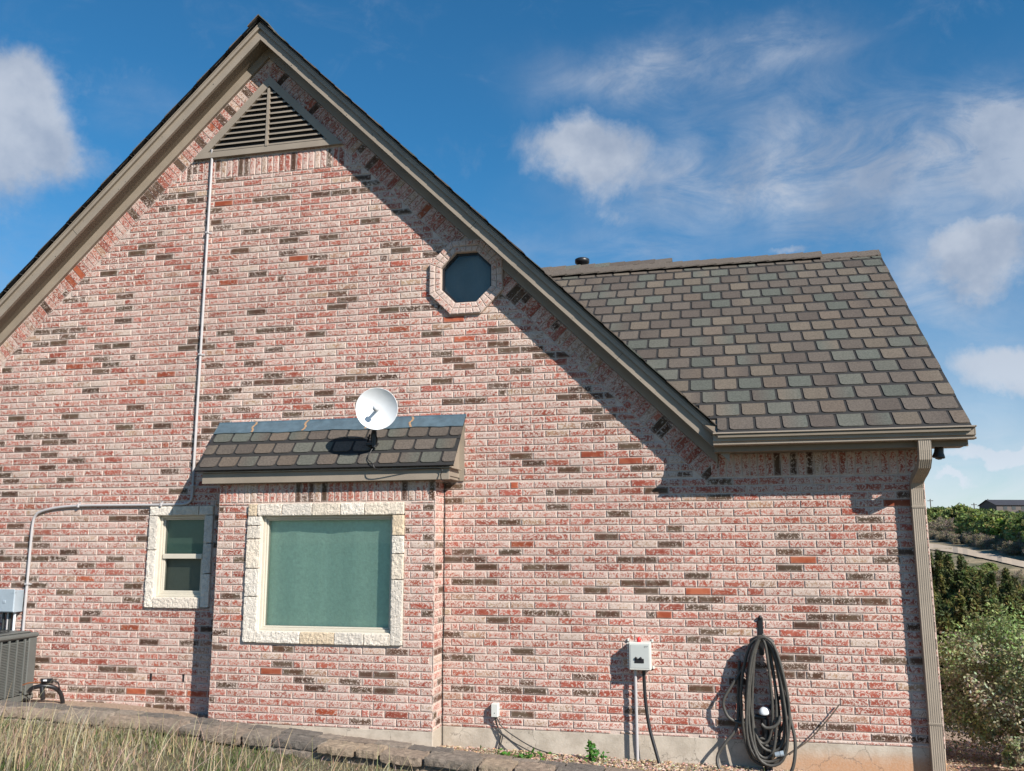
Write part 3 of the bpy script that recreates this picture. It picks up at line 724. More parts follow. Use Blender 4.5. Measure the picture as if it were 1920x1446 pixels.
ds.mesh(vs, [(i*n+k, i*n+(k+1) % n, (i+1)*n+(k+1) % n, (i+1)*n+k) for i in range(len(path)-1) for k in range(n)])
dsp = ds.build('downspout', M['taupe'], house)
for z in (.262, -1.30):
    st = MB(); st.box(1.433-.0485, 1.433+.0485, -.0850, -.022, z-.010, z+.003, bev=.002); st.box(1.433-.044, 1.433+.044, -.0856, -.0845, z-.014, z-.010, mi=0); st.build('sleeve', M['taupe'], dsp)

# bay with its own little roof
BX0, BX1, BY, BT = -4.33, -2.33, -.24, .60
bay = MB()
def bay_holes(a, b): return [(-4.03, -2.6, -.83, .335)]
courses(bay, front(BY), BX0, BX1, z0, .345, BX0-.04, holes=bay_holes, zs=ZB)
soldiers(bay, (BX0, .515), (BX1, .515), .170, BY)
courses(bay, lambda x, z, d: (BX1-d, x, z), BY, 0.0, z0, .60, BY-.1016, zs=ZB)
courses(bay, lambda x, z, d: (BX0+d, x, z), BY, 0.0, z0, .60, BY-.1016, zs=ZB)
bayo = bay.build('bay_window_wall', [M['brick'], M['mortar']], house)
EB = Vector((0, -.37, .625)); ET = Vector((0, 0, 1.083)); eb = (ET-EB); LB = eb.length; eb.normalize()
br = MB()
shingles(br, EB, (1, 0, 0), eb, -4.505, -2.137, 3, LB*.785/3, .186, th=.010, phase=-4.30)
br.face([EB+Vector((-4.505, 0, 0)), EB+Vector((-2.137, 0, 0)), ET+Vector((-2.137, 0, 0)), ET+Vector((-4.505, 0, 0))], mi=1)
bro = br.build('bay_roof', [M['shingle'], M['asphalt_base']], house)
nb = Vector((0, -eb.z, eb.y)); nb = nb if nb.z > 0 else -nb
fl = MB(); xs = [-4.505+2.368*i/48 for i in range(49)]; fp = lambda x, t_, h: EB+Vector((x, 0, 0))+eb*(LB*t_)+nb*h
for i in range(48):
    xa_, xb_ = xs[i], xs[i+1]; wv_ = lambda x: .76+.008*sin(x*7)+.006*sin(x*17+1)+.004*sin(x*41)
    fl.face([fp(xa_, wv_(xa_), .016), fp(xb_, wv_(xb_), .016), fp(xb_, .88, .013), fp(xa_, .88, .013)], smooth=True)
    fl.face([fp(xa_, .88, .013), fp(xb_, .88, .013), fp(xb_, 1.0, .010), fp(xa_, 1.0, .010)], smooth=True)
    fl.face([fp(xa_, wv_(xa_), .016), fp(xb_, wv_(xb_), .016), fp(xb_, wv_(xb_), .002), fp(xa_, wv_(xa_), .002)])
fl.box(-4.505, -2.137, -.012, .002, 1.08, 1.096); 
flo = fl.build('flashing', M['lead'], bro)
for x in (-4.13, -3.62, -3.02, -2.62):
    fs_ = MB(); vs_ = []
    for k in range(6):
        t0 = .77+k*.046; j0 = .012*sin(k*1.7+x*9); h0 = .0175 if t0 < .9 else .014
        vs_ += [fp(x+j0-.010, t0, h0), fp(x+j0+.010, t0, h0)]
    fs_.mesh(vs_, [(2*k, 2*k+1, 2*k+3, 2*k+2) for k in range(5)]); fs_.build('seam_strip', M['rust'], flo)
bt = MB()
bt.box(-4.46, -2.19, -.318, -.29, .512, .606, bev=.003); bt.box(-4.45, -2.2, -.2895, .0, .522, .545)
bt.box(-4.485, -2.16, -.345, -.05, .6065, .615)
for xa_ in (-4.455, -2.212): bt.extrude([(xa_, -.30, .545), (xa_, -.30, .61), (xa_, -.006, 1.04), (xa_, -.006, .545)], (0, 0, 0), (.02, 0, 0))
bt.box(-2.1915, -2.150, -.012, -.0045, .52, 1.03)
bt.build('bay_fascia', M['taupe'], bro)

# ------------------------------------------------------------------ small things on and by the house
dc = Vector((-2.78, -.466, 1.10)); dax = (CAM+Vector((-.9, 0, .6))-dc).normalized()
dish = empty('satellite_dish', (-2.90, -.21, .81), 'small round white satellite dish bolted on the little roof over the bay window', 'satellite dish')
d = MB(); prf = [(.0001, -.062)]+[(.180*i/14, -.062+.062*(i/14)**2) for i in range(1, 15)]+[(.184, .003), (.185, -.004), (.178, -.008)]+[(.178*i/10, -.070+.062*(i/10)**2) for i in range(9, -1, -1)]
d.lathe([(max(r*.955, .0001), h) for r, h in prf], dc, dax, 48); d.build('reflector', M['white'], dish)
f = MB(); f.lathe([(.0001, .0), (.014, .0), (.013, .10), (.026, .105), (.026, .125), (.0001, .13)], dc-dax*.06, dax, 16); f.build('feed_horn', M['white'], dish)
mt = MB(); mp_ = [dc-dax*.075, dc-dax*.14+Vector((0, 0, -.03)), (-2.865, -.33, .98), (-2.895, -.27, .90), (-2.905, -.235, .83)]
mt.tube([dc-dax*.068, dc-dax*.10, dc-dax*.12+Vector((0, .0, -.06)), (-2.885, -.275, .90), (-2.90, -.225, .82)], .020, 10); mt.build('mast', M['black'], dish)
bm_ = MB(); bm_.box(-2.945, -2.855, -.285, -.19, .815, .845, bev=.006); bm_.tube([(-2.87, -.28, .93), (-2.87, -.275, .80)], .022, 8); bm_.tube([(-2.92, -.26, .91), (-2.96, -.20, .86), (-2.93, -.2, .83)], .008, 6); bm_.build('mount', M['black'], dish)
cb = MB()
rp = lambda x, t_, h=.024: tuple(fp(x, t_, h))
def smooth(pts, n=8):
    P = [Vector(p) for p in pts]; out = []
    for i in range(len(P)-1):
        p0, p1, p2, p3 = P[max(i-1, 0)], P[i], P[i+1], P[min(i+2, len(P)-1)]
        for k in range(n):
            t_ = k/n; out.append(.5*((2*p1)+(p2-p0)*t_+(2*p0-5*p1+4*p2-p3)*t_*t_+(3*p1-p0-3*p2+p3)*t_**3))
    return out+[P[-1]]
cb.tube(smooth([(-2.86, -.30, .95), (-2.845, -.30, .90), rp(-2.855, .42, .05), rp(-2.89, .27, .03), rp(-2.90, .13, .025), rp(-2.84, .02, .03), (-2.78, -.385, .60), (-2.5, -.345, .602), (-2.26, -.345, .60), (-2.255, -.345, .545), (-2.25, -.31, .505), (-2.24, -.10, .50), (-2.318, -.02, .47), (-2.318, -.012, .2), (-2.322, -.010, -.3), (-2.315, -.012, -.55), (-2.324, -.011, -.9), (-2.32, -.012, -1.4), (-2.318, -.012, -1.64)]), .0042, 6)
thing(cb, 'coaxial_cable', M['black'], 'thin black cable running from the dish down the inside corner of the bay', 'cable')
cn = MB(); cpath = smooth([(-4.735, -.034, 3.80), (-4.735, -.020, 3.74), (-4.735, -.018, 3.5)], 4)[:-1]+[(-4.737, -.018, 2.2), (-4.739, -.018, .46)]+smooth([(-4.739, -.018, .46), (-4.745, -.018, .40), (-4.775, -.018, .365), (-4.84, -.018, .352)], 6)+smooth([(-5.1, -.018, .350), (-5.5, -.018, .352), (-5.9, -.018, .352), (-6.15, -.018, .338), (-6.33, -.018, .305), (-6.40, -.018, .262), (-6.422, -.018, .18), (-6.426, -.018, .0)], 6)+[(-6.426, -.018, -.9)]
cn.tube(cpath, .0128, 10)
conduit = thing(cn, 'conduit', M['pvc'], 'long pale grey conduit pipe climbing the wall to the triangular vent', 'conduit')
for p, v in (((-4.736, 2.95), 1), ((-4.7375, 1.75), 1), ((-6.426, -.375), 1), ((-5.93, .352), 0), ((-5.05, .350), 0), ((-4.739, .52), 1)):
    c_ = MB(); x, z = p
    if v: c_.box(x-.019, x+.019, -.037, -.001, z-.010, z+.010, bev=.004); c_.box(x+.019, x+.035, -.006, -.0005, z-.008, z+.008)
    else: c_.box(x-.010, x+.010, -.037, -.001, z-.019, z+.019, bev=.004); c_.box(x-.008, x+.008, -.006, -.0005, z+.019, z+.035)
    c_.build('clip', M['pvc'], conduit)
# grey switch box at the left edge
bb = empty('switch_box', (-6.6, 0, -.64), 'pale blue grey metal switch box on the wall above the air conditioner', 'electrical box')
q = MB(); q.box(-6.68, -6.465, -.115, 0, -.632, -.43, bev=.006); q.build('enclosure', M['steel'], bb)
q = MB(); q.box(-6.675, -6.462, -.126, -.1155, -.625, -.418, bev=.004); q.box(-6.58, -6.55, -.131, -.126, -.545, -.52, bev=.003); q.box(-6.50, -6.465, -.128, -.10, -.455, -.447); q.build('cover', M['steel'], bb)
for x, m in ((-6.505, 'white'), (-6.575, 'pvc'), (-6.555, 'acdark'), (-6.625, 'acdark')):
    q = MB(); q.tube([(x, -.05, -.62), (x, -.05, -.80), (x+.01*(x < -6.54), -.07, -.96)], .012, 8); q.build('cable_pipe', M[m], bb)
# condenser
AX0, AX1, AY0, AY1, AZ0, AZ1 = -7.0, -6.19, -.86, -.10, -1.36, -.79
ac = empty('air_conditioner', (-6.6, -.48, AZ0), 'dark grey louvred air conditioner unit standing at the left behind the stone edging', 'air conditioner')
q = MB(); q.box(AX0+.03, AX1-.03, AY0+.03, AY1-.03, AZ0, AZ1-.02); q.build('coil', M['acdark'], ac)
q = MB()
for y in (AY0, AY1-.10): q.box(AX1-.03, AX1, y, y+.10, AZ0, AZ1-.055, bev=.008)
q.box(AX0, AX0+.1, AY0, AY0+.03, AZ0, AZ1-.055, bev=.008); q.box(AX1-.13, AX1-.031, AY0, AY0+.03, AZ0, AZ1-.055, bev=.008)
q.box(AX0, AX1, AY0, AY1, AZ0-.03, AZ0+.02)
q.build('cabinet', M['acgrey'], ac)
q = MB(); nl = 34
for i in range(nl):
    z = AZ0+.03+i*(AZ1-AZ0-.11)/nl
    q.extrude([(AX1-.004, AY0+.1, z), (AX1-.022, AY0+.1, z+.009), (AX1-.022, AY0+.1, z+.013), (AX1-.004, AY0+.1, z+.006)], (0, 0, 0), (0, AY1-AY0-.2, 0))
    q.extrude([(AX0+.1, AY0+.004, z), (AX0+.1, AY0+.022, z+.009), (AX0+.1, AY0+.022, z+.013), (AX0+.1, AY0+.004, z+.006)], (0, 0, 0), (AX1-AX0-.23, 0, 0))
for i in range(6):
    y = AY0+.1+(AY1-AY0-.2)*(i+.5)/6; q.box(AX1-.02, AX1+.003, y-.008, y+.008, AZ0+.02, AZ1-.06, bev=.003)
    x = AX0+.1+(AX1-AX0-.23)*(i+.5)/6; q.box(x-.008, x+.008, AY0-.003, AY0+.02, AZ0+.02, AZ1-.06, bev=.003)
q.build('louvre_grille', M['acgrey'], ac)
q = MB(); q.box(AX0-.012, AX1+.012, AY0-.012, AY1+.012, AZ1-.055, AZ1-.012, bev=.014); q.box(AX0+.04, AX1-.04, AY0+.04, AY1-.04, AZ1-.012, AZ1+.002, bev=.01); q.build('top_cover', M['acgrey'], ac)
q = MB()
for k in range(9): q.tube([(-6.6+(.06+.033*k)*cos(t_*pi/18), -.48+(.06+.033*k)*sin(t_*pi/18), AZ1+.008+.014*(1-k/9)) for t_ in range(37)], .003, 5)
q.build('fan_guard', M['acdark'], ac)
rl = empty('refrigerant_line', (-6.020, -.3, -1.32), 'black insulated pipe with thin copper line arching from wall to air conditioner', 'pipe')
q = MB(); q.tube(smooth([(-6.070, -.30, -1.30), (-6.030, -.30, -1.262), (-5.950, -.28, -1.245), (-5.885, -.22, -1.262), (-5.855, -.16, -1.32), (-5.850, -.12, -1.42)]), .019, 10); q.tube(smooth([(-5.950, -.28, -1.25), (-5.940, -.28, -1.31), (-5.940, -.27, -1.36)]), .02, 8); q.build('insulation', M['black'], rl)
q = MB(); q.tube(smooth([(-6.110, -.33, -1.235), (-6.050, -.32, -1.215), (-5.950, -.28, -1.212), (-5.890, -.25, -1.205)]), .006, 7); q.build('copper_line', M['copper'], rl)
q = MB(); q.tube([(-5.960, -.275, -1.205), (-5.870, -.255, -1.20)], .022, 10); q.tube(smooth([(-5.870, -.25, -1.2), (-5.840, -.22, -1.22), (-5.835, -.2, -1.28)]), .006, 6); q.build('filter_drier', M['black'], rl)
q = MB(); q.tube([(-5.925, -.298, -1.196), (-5.900, -.295, -1.194)], .009, 8); q.build('white_tag', M['white'], rl)
# septic style control box
eb_ = empty('control_box', (-.685, 0, -.98), 'pale grey control box with red beacon and black switch window on the wall', 'electrical box')
q = MB(); q.box(-.772, -.60, -.10, 0, -.985, -.775, bev=.004)
for i in range(9): q.box(-.784, -.771, -.103-.002*(i % 2), -.088, -.975+i*.0225, -.975+i*.0225+.015, bev=.003)
for x, z in ((-.782, -.768), (-.592, -.77), (-.588, -.975)): q.box(x-.008, x+.008, -.016, 0, z-.012, z+.012, bev=.003)
q.box(-.598, -.585, -.106, -.095, -.862, -.854); q.build('enclosure', M['cabinet'], eb_)
q = MB(); q.box(-.768, -.599, -.122, -.101, -.985, -.777, bev=.006); co = q.build('cover', M['cabinet'], eb_)
q = MB(); q.box(-.756, -.612, -.1245, -.122, -.968, -.793, bev=.001); q.build('inset_panel', M['panel'], co)
q = MB(); q.box(-.724, -.652, -.128, -.1246, -.930, -.897, bev=.002); q.box(-.722, -.654, -.130, -.128, -.922, -.918)
for x in (-.712, -.676): q.lathe([(.0001, .012), (.008, .011), (.011, 0)], (x, -.126, -.894), (0, -1, .5), 12)
q.build('switch_window', M['black'], co)
q = MB(); q.box(-.648, -.618, -.1252, -.1246, -.803, -.8005); q.box(-.648, -.6445, -.1252, -.1246, -.815, -.8055); q.box(-.638, -.626, -.1252, -.1246, -.8125, -.811); q.build('label', M['acdark'], co)
q = MB(); q.lathe([(.0165, 0), (.0165, .012), (.0155, .024), (.010, .033), (.0001, .036)], (-.692, -.075, -.776), (0, 0, 1), 20); q.build('beacon', M['red'], eb_)
q = MB(); q.tube([(-.727, -.06, -.98), (-.727, -.06, -1.74)], .0125, 12); q.build('conduit', M['pvc'], eb_)
q = MB(); q.tube(smooth([(-.660, -.06, -.98), (-.659, -.062, -1.10), (-.650, -.07, -1.25), (-.625, -.085, -1.42), (-.575, -.11, -1.60), (-.53, -.14, -1.76)]), .0135, 10); q.build('power_cable', M['black'], eb_)
# small junction box with wires
jb = empty('junction_box', (-1.857, 0, -1.39), 'small grey plastic box low on the wall with thin wires hanging out', 'electrical box')
q = MB(); q.box(-1.898, -1.838, -.055, 0, -1.392, -1.284, bev=.006); q.box(-1.838, -1.829, -.04, -.02, -1.33, -1.318); q.build('enclosure', M['cabinet'], jb)
q = MB(); q.box(-1.896, -1.842, -.061, -.0552, -1.389, -1.287, bev=.003); q.box(-1.871, -1.867, -.0625, -.061, -1.362, -1.354, mi=1); q.build('cover', [M['cabinet'], M['black']], jb)
for pts in ([(-1.872, -.04, -1.39), (-1.855, -.03, -1.46), (-1.825, -.02, -1.50), (-1.83, -.02, -1.56), (-1.85, -.03, -1.66)], [(-1.868, -.04, -1.39), (-1.845, -.03, -1.47), (-1.815, -.02, -1.52), (-1.815, -.03, -1.57), (-1.84, -.04, -1.66)],
            [(-1.855, -.04, -1.39), (-1.82, -.03, -1.46), (-1.72, -.03, -1.53), (-1.55, -.05, -1.61), (-1.40, -.06, -1.645), (-1.24, -.05, -1.66)], [(-1.862, -.04, -1.39), (-1.84, -.03, -1.49), (-1.76, -.05, -1.55), (-1.60, -.08, -1.62), (-1.46, -.10, -1.665)]):
    q = MB(); q.tube(smooth(pts), .0048, 6); q.build('wire', M['hosedark'], jb)
# hanging hose, hanger, faucet
hh = empty('hose_hanger', (.243, 0, -.68), 'black metal hanger bracket above the coiled hose', 'bracket')
q = MB(); q.box(.222, .262, -.012, 0, -.86, -.575, bev=.006); q.tube(smooth([(.242, -.012, -.585), (.242, -.02, -.578), (.242, -.012, -.57)]), .012, 8); q.build('strap', M['black'], hh)
q = MB(); q.tube([(.242+.085*cos(t_*pi/12), -.085, -.755+.035*sin(t_*pi/12)) for t_ in range(13)], .010, 6); q.tube([(.242, -.012, -.725), (.242, -.15, -.725)], .013, 8); q.build('hook', M['black'], hh)
hose = MB(); pts = []; nl = 10; hr = random.Random(21)
for k in range(nl):
    w_ = (.205, .165, .13, .185, .115, .20, .15, .17, .09, .195)[k]; zb = (-1.60, -1.52, -1.63, -1.47, -1.60, -1.66, -1.55, -1.645, -1.50, -1.62)[k]
    w_ *= .86; cx = .242+hr.uniform(-.018, .022); yb = -.045-.010*k; cz = hr.uniform(-.012, .012)
    for j in range(40):
        t_ = 2*pi*j/40
        sx_ = sin(t_); zt_ = (1-cos(t_))/2
        w2 = w_*(.72+.38*zt_)*(1+.06*sin(3*t_+k))
        top = -.705-.012*(k % 4)+.012
        x = cx+w2*math.copysign(abs(sx_)**.72, sx_)+.02*zt_*sin(k*1.3)
        pts.append((x, yb-.035*zt_*sin(k*2.1)-.025*(1-zt_), top+(zb-top)*zt_**.93+cz*sin(t_)))
hz = []
for i in range(len(pts)): 
    a_ = [Vector(pts[min(max(i+j, 0), len(pts)-1)]) for j in (-2, -1, 0, 1, 2)]; hz.append((a_[0]+a_[1]+a_[2]+a_[3]+a_[4])/5)
hose.tube(hz, .0112, 9)
hose.tube(smooth([(.10, -.06, -.95), (.065, -.07, -1.00), (.0, -.08, -1.09), (-.055, -.085, -1.18), (-.06, -.085, -1.24), (-.03, -.085, -1.31), (.03, -.08, -1.345), (.09, -.08, -1.35), (.13, -.08, -1.34)]), .012, 8)
hose.tube(smooth([(.07, -.05, -.9), (.055, -.05, -1.1), (.045, -.06, -1.28), (.02, -.08, -1.40), (-.06, -.10, -1.50), (-.115, -.11, -1.58), (-.12, -.14, -1.65), (-.08, -.16, -1.70), (.0, -.17, -1.715), (.22, -.17, -1.715)]), .0125, 8)
hose.tube(smooth([(.07, -.06, -1.22), (.075, -.06, -1.35), (.10, -.07, -1.48), (.15, -.07, -1.56), (.2, -.08, -1.6)]), .012, 8)
hose.tube(smooth([(.38, -.12, -1.1), (.42, -.13, -1.3), (.445, -.14, -1.45), (.43, -.15, -1.60), (.39, -.15, -1.70), (.35, -.15, -1.75)]), .0125, 8)
hose.tube(smooth([(.21, -.15, -1.34), (.24, -.155, -1.365), (.29, -.155, -1.36), (.33, -.15, -1.33), (.35, -.14, -1.28)]), .0125, 8)
hose.tube([(-.55, -.16, -1.705), (-.3, -.165, -1.715), (.0, -.17, -1.72), (.28, -.16, -1.725)], .010, 7)
hs_o = thing(hose, 'garden_hose', M['rubber'], 'long grey black garden hose hanging in many loops on the brick wall', 'hose')
q = MB(); q.tube([(.30, -.15, -1.555), (.335, -.155, -1.545)], .019, 10); q.tube([(.335, -.155, -1.545), (.36, -.155, -1.54)], .022, 6); q.build('coupling', M['steel'], hs_o)
fc = empty('faucet', (.235, -.07, -1.72), 'short black faucet post with a white plastic cap behind the hanging hose', 'faucet')
q = MB(); q.tube(smooth([(.255, -.06, -1.76), (.245, -.06, -1.5), (.238, -.06, -1.32)]), [.03]*17, 10); q.tube(smooth([(.24, -.06, -1.31), (.28, -.05, -1.24), (.34, -.03, -1.18), (.39, -.01, -1.15)]), .014, 8); q.tube([(.16, -.07, -1.30), (.245, -.06, -1.31)], .02, 8); q.build('riser', M['black'], fc)
q = MB(); q.lathe([(.0001, .032), (.022, .030), (.036, .020), (.047, .004), (.046, -.008), (.030, -.012), (.0001, -.013)], (.238, -.085, -1.262), (.05, -.42, 1), 18, sq=.85); q.build('cap', M['white'], fc)
q = MB(); q.tube(smooth([(.40, -.10, -1.56), (.47, -.07, -1.515), (.55, -.05, -1.46), (.64, -.045, -1.37), (.72, -.04, -1.28), (.785, -.03, -1.20)]), .0055, 6)
thing(q, 'stiff_cable', M['wood'], 'thin dark rod leaning up the wall to the right of the hose', 'rod')
ol = empty('outdoor_lamp', (1.60, -.13, .69), 'small black dome lamp or camera under the eave beside the downspout', 'lamp')
q = MB(); q.lathe([(.0001, .012), (.030, .012), (.032, .0), (.034, -.03), (.043, -.055), (.046, -.068), (.038, -.074), (.0001, -.076)], (1.60, -.13, .688), (0.1, -.12, 1), 20); q.build('housing', M['black'], ol)
q = MB(); q.lathe([(.028, 0), (.02, -.008), (.0001, -.012)], (1.593, -.122, .615), (0.1, -.12, 1), 16); q.build('lens', M['hosedark'], ol)

# ------------------------------------------------------------------ ground
def lerp(x, xs_, ys_):
    if x <= xs_[0]: return ys_[0]
    for a_, b_, c_, d_ in zip(xs_, xs_[1:], ys_, ys_[1:]):
        if x <= b_: return c_+(d_-c_)*(x-a_)/(b_-a_)
    return ys_[-1]
def zn(x): return lerp(x, [-9, -6.3, -5.3, -4.55, -3, -1.8, .5, 1.6, 3], [-1.33, -1.34, -1.42, -1.475, -1.62, -1.68, -1.725, -1.73, -1.75])
PD = [0, 8.0, 9.5, 12, 16, 22, 30, 40, 50, 55, 60, 66, 80, 100, 130, 155, 220, 400, 900, 3000]
PZ = [0, 0, -.12, -.45, -.95, -1.6, -1.9, -1.1, .20, .62, .88, 1.40, 1.95, 2.75, 3.95, 4.3, 3.0, -6, -20, -60]
def gz(x, y):
    d_ = math.hypot(x, y+D); w_ = max(0, min(1, (y+1.2)/2.4)); w_ = w_*w_*(3-2*w_)
    base = zn(x)+(.07*min(-(y+1.1), 6) if y < -1.1 else 0)
    far = lerp(d_, PD, PZ); bump = .05*N.noise(Vector((x*.9, y*.9, 0)))*(1 if d_ > 9 else .25)
    if d_ > 30: bump += .5*N.noise(Vector((x*.05, y*.05, 3)))
    return base+far*w_+bump
gm = MB()
def axis(pts): return sorted(set(round(p, 4) for p in pts))
gx = axis([-1500, -900, -500, -300]+[-200+10*i for i in range(20)]+[-16+.9*i for i in range(8)]+[-9+.3*i for i in range(50)]+[6+1.*i for i in range(14)]+[20+3*i for i in range(30)]+[112, 130, 160, 200, 300, 500, 900, 1500])
gy = axis([-1500, -600, -200, -100, -50, -25, -15, -10, -8, -6, -5, -4, -3.4]+[-3+.2*i for i in range(35)]+[4+.6*i for i in range(12)]+[11+2*i for i in range(72)]+[160, 180, 210, 260, 350, 500, 900, 1600])
vs = [(x, y, gz(x, y)) for y in gy for x in gx]; nx = len(gx)
gm.mesh(vs, [(j*nx+i, j*nx+i+1, (j+1)*nx+i+1, (j+1)*nx+i) for j in range(len(gy)-1) for i in range(nx-1)], smooth=True)
gm.build('ground', M['ground'], None, 'structure')
# road across the far slope
rd = MB(); prev = None
for i in range(60):
    px = 1560+i*9; yc = lerp(px, [1560, 1745, 1800, 1860, 1915, 2100], [1010, 1024, 1031, 1042, 1053, 1080])
    pt = []
    for e_ in (-5, 5):
        best = None; a_ = az(px)
        for k in range(400):
            d_ = 35+k*.15; x, y = a_.x*d_, a_.y*d_-D; yp = 1014+ -gz(x, y)/d_*F
            if yp <= yc-e_*-1: best = (x, y, gz(x, y)+.06); break
        pt.append(best)
    if None in pt: prev = None; continue
    if prev: rd.face([prev[0], pt[0], pt[1], prev[1]], smooth=True)
    prev = pt
rd.build('road', M['road'], None, 'structure')

# stone edging in front of the bed
capz = lambda x: lerp(x, [-7, -6, -5.3, -4.7, -3.1, -1.85, -.85, .5, 1.6], [-1.225, -1.25, -1.325, -1.385, -1.495, -1.578, -1.64, -1.69, -1.70])
edy = lambda x: lerp(x, [-8, -6.1, -5.3, -4.6, 2], [-.52, -.50, -.20, 0, 0])
ST = [(.215, .165, .125), (.19, .148, .115), (.145, .122, .10), (.118, .102, .088), (.245, .188, .135), (.165, .136, .11), (.21, .172, .138)]
ed = MB()
wp = lambda v: Vector((v.x, v.y+edy(v.x), v.z+capz(v.x)))
x = -8.0
while x < .2:
    w_ = rng.uniform(.16, .42); t_ = rng.uniform(.05, .075); dp_ = rng.uniform(-.03, .03)
    ed.rough(x+.012, x+w_-.012, -.80+dp_*1.4, -.58, -t_, rng.uniform(-.018, .012), rng.choice(ST), .011, .022, wp, rng.random()*40, pull=.003, fr=1.5)
    x += w_
x = -8.0
while x < .2:
    w_ = rng.uniform(.14, .34); ed.rough(x+.006, x+w_-.006, -.575, -.42, -.06, rng.uniform(-.012, .004), rng.choice(ST[1:4]+ST[5:]), .008, .028, wp, rng.random()*40, pull=.002, fr=1.4); x += w_
x = -8.0
while x < .2:
    w_ = rng.uniform(.22, .5); ed.rough(x+.006, x+w_-.006, -.77+rng.uniform(-.02, .03), -.5, -.24, -.075, rng.choice(ST[:2]+ST[4:]), .014, .03, wp, rng.random()*40, pull=.003, fr=1.5); x += w_
edo = thing(ed, 'stone_edging', M['stone'], 'low edging wall of flat brown and grey stones along the flower bed', 'edging')
mo = MB(); mo.rough(-8.0, .2, -.755, -.43, -.3, -.022, (.27, .235, .20), .006, .1, wp); mo.build('mortar_bed', M['stone'], edo)
# bed fill: soil sheet and pebbles
bs = MB(); xs_ = [-8+.2*i for i in range(48)]; bedz = lambda x, y: lerp(x, [-8, -5.3, -4.4, -2.6, -2.2, 1.6], [-1.38, -1.41, -1.48, -1.60, -1.635, -1.715])-.01
ys_ = [-.5, -.35, -.2, -.1, .02]
bs.mesh([(x, y+edy(x)*(y < -.3), bedz(x, y)+.012*N.noise(Vector((x*5, y*5, 1)))) for y in ys_ for x in xs_], [(j*48+i, j*48+i+1, (j+1)*48+i+1, (j+1)*48+i) for j in range(4) for i in range(47)], smooth=True)
tag(bs.build('soil_bed', M['ground']), kind='structure')
def blob(mb, c, r, tint, rg):
    o = [(1, 0, 0), (-1, 0, 0), (0, 1, 0), (0, -1, 0), (0, 0, 1), (0, 0, -1)]
    th_ = rg.random()*6.3; sx_, sy_, sz_ = r*rg.uniform(.8, 1.5), r*rg.uniform(.7, 1.1), r*rg.uniform(.4, .8)
    vs = [(c[0]+cos(th_)*x*sx_-sin(th_)*y*sy_, c[1]+sin(th_)*x*sx_+cos(th_)*y*sy_, c[2]+z*sz_+.15*r*x) for x, y, z in o]
    mb.mesh(vs, [(0, 2, 4), (2, 1, 4), (1, 3, 4), (3, 0, 4), (2, 0, 5), (1, 2, 5), (3, 1, 5), (0, 3, 5)], tint)
pe = MB(); PC = [(.36, .235, .15), (.31, .21, .14), (.42, .30, .20), (.25, .17, .115), (.38, .30, .23), (.46, .37, .28)]
for i in range(9500):
    if i < 3000: x, y = rng.uniform(-2.3, 1.3), rng.uniform(-.44, -.01); z = bedz(x, y)+.012
    elif i < 3600: x, y = rng.uniform(-.9, 1.6), rng.uniform(-.7, -.1); z = bedz(x, y)+.014
    else:
        x, y = rng.uniform(1.5, 3.4), rng.uniform(-.6, 3.0); z = gz(x, y)+.004
    blob(pe, (x, y, z), rng.uniform(.006, .015), tuple(v*rng.uniform(.8, 1.2) for v in rng.choice(PC)), rng)
tag(pe.build('gravel', M['pebble']), 'tan and pink gravel along the foundation and beside the house', None, None, 'stuff')

# grass
DRY = [(.40, .33, .21), (.34, .28, .175), (.47, .395, .265), (.29, .24, .15), (.26, .235, .135)]; GRN = [(.10, .155, .04), (.125, .175, .055), (.15, .18, .065), (.08, .115, .03)]
def blade(mb, x, y, z, h, w_, lean, th_, c, seg=3):
    p0 = Vector((x, y, z)); dx, dy = cos(th_)*lean, sin(th_)*lean; s_ = Vector((-sin(th_+.6), cos(th_+.6), 0))*w_
    pts = [p0+Vector((dx*(k/seg)**1.8*h, dy*(k/seg)**1.8*h, h*(k/seg)*(1-.25*lean*(k/seg)))) for k in range(seg+1)]
    vs = []
    for k in range(seg): vs += [pts[k]-s_*(1-.8*k/seg), pts[k]+s_*(1-.8*k/seg)]
    vs.append(pts[seg])
    fs = [(2*k, 2*k+1, 2*k+3, 2*k+2) for k in range(seg-1)]+[(2*seg-2, 2*seg-1, 2*seg)]
    mb.mesh(vs, fs, c)
gr = MB(); rg = random.Random(5)
for i in range(36000):
    x = rg.uniform(-7.6, .3); y = rg.uniform(-3.3, -.80)+edy(x)
    pn = N.noise(Vector((x*1.3, y*1.3, 5)))
    thin = lerp(x, [-5, -3.2, -1.5, .3], [1, .75, .55, .4])
    if rg.random() > thin: continue
    green = pn > .20+.25*rg.uniform(-1, 1)
    c = rg.choice(GRN if green else DRY); c = tuple(v*rg.uniform(.75, 1.15) for v in c)
    blade(gr, x, y, gz(x, y)-.01, rg.uniform(.03, .11)*(1.2 if x < -4 else .75), rg.uniform(.0026, .0052), rg.uniform(.2, 1.3), rg.uniform(0, 6.28), c, 2)
for i in range(3600):
    x = -7.6+7.2*rg.random()**1.6; y = rg.uniform(-3.0, -.85)+edy(x)
    if N.noise(Vector((x*1.1, y*1.1, 9))) < -.18 and rg.random() < .7: continue
    hh_ = rg.uniform(.10, .36) if x < -4.2 else rg.uniform(.08, .28)
    if y > -1.15 and rg.random() < .55: continue
    c = tuple(v*rg.uniform(.85, 1.2) for v in rg.choice(DRY))
    blade(gr, x, y, gz(x, y)-.01, hh_, rg.uniform(.0020, .0038), rg.uniform(.1, 1.0), rg.uniform(0, 6.28), c, 4)
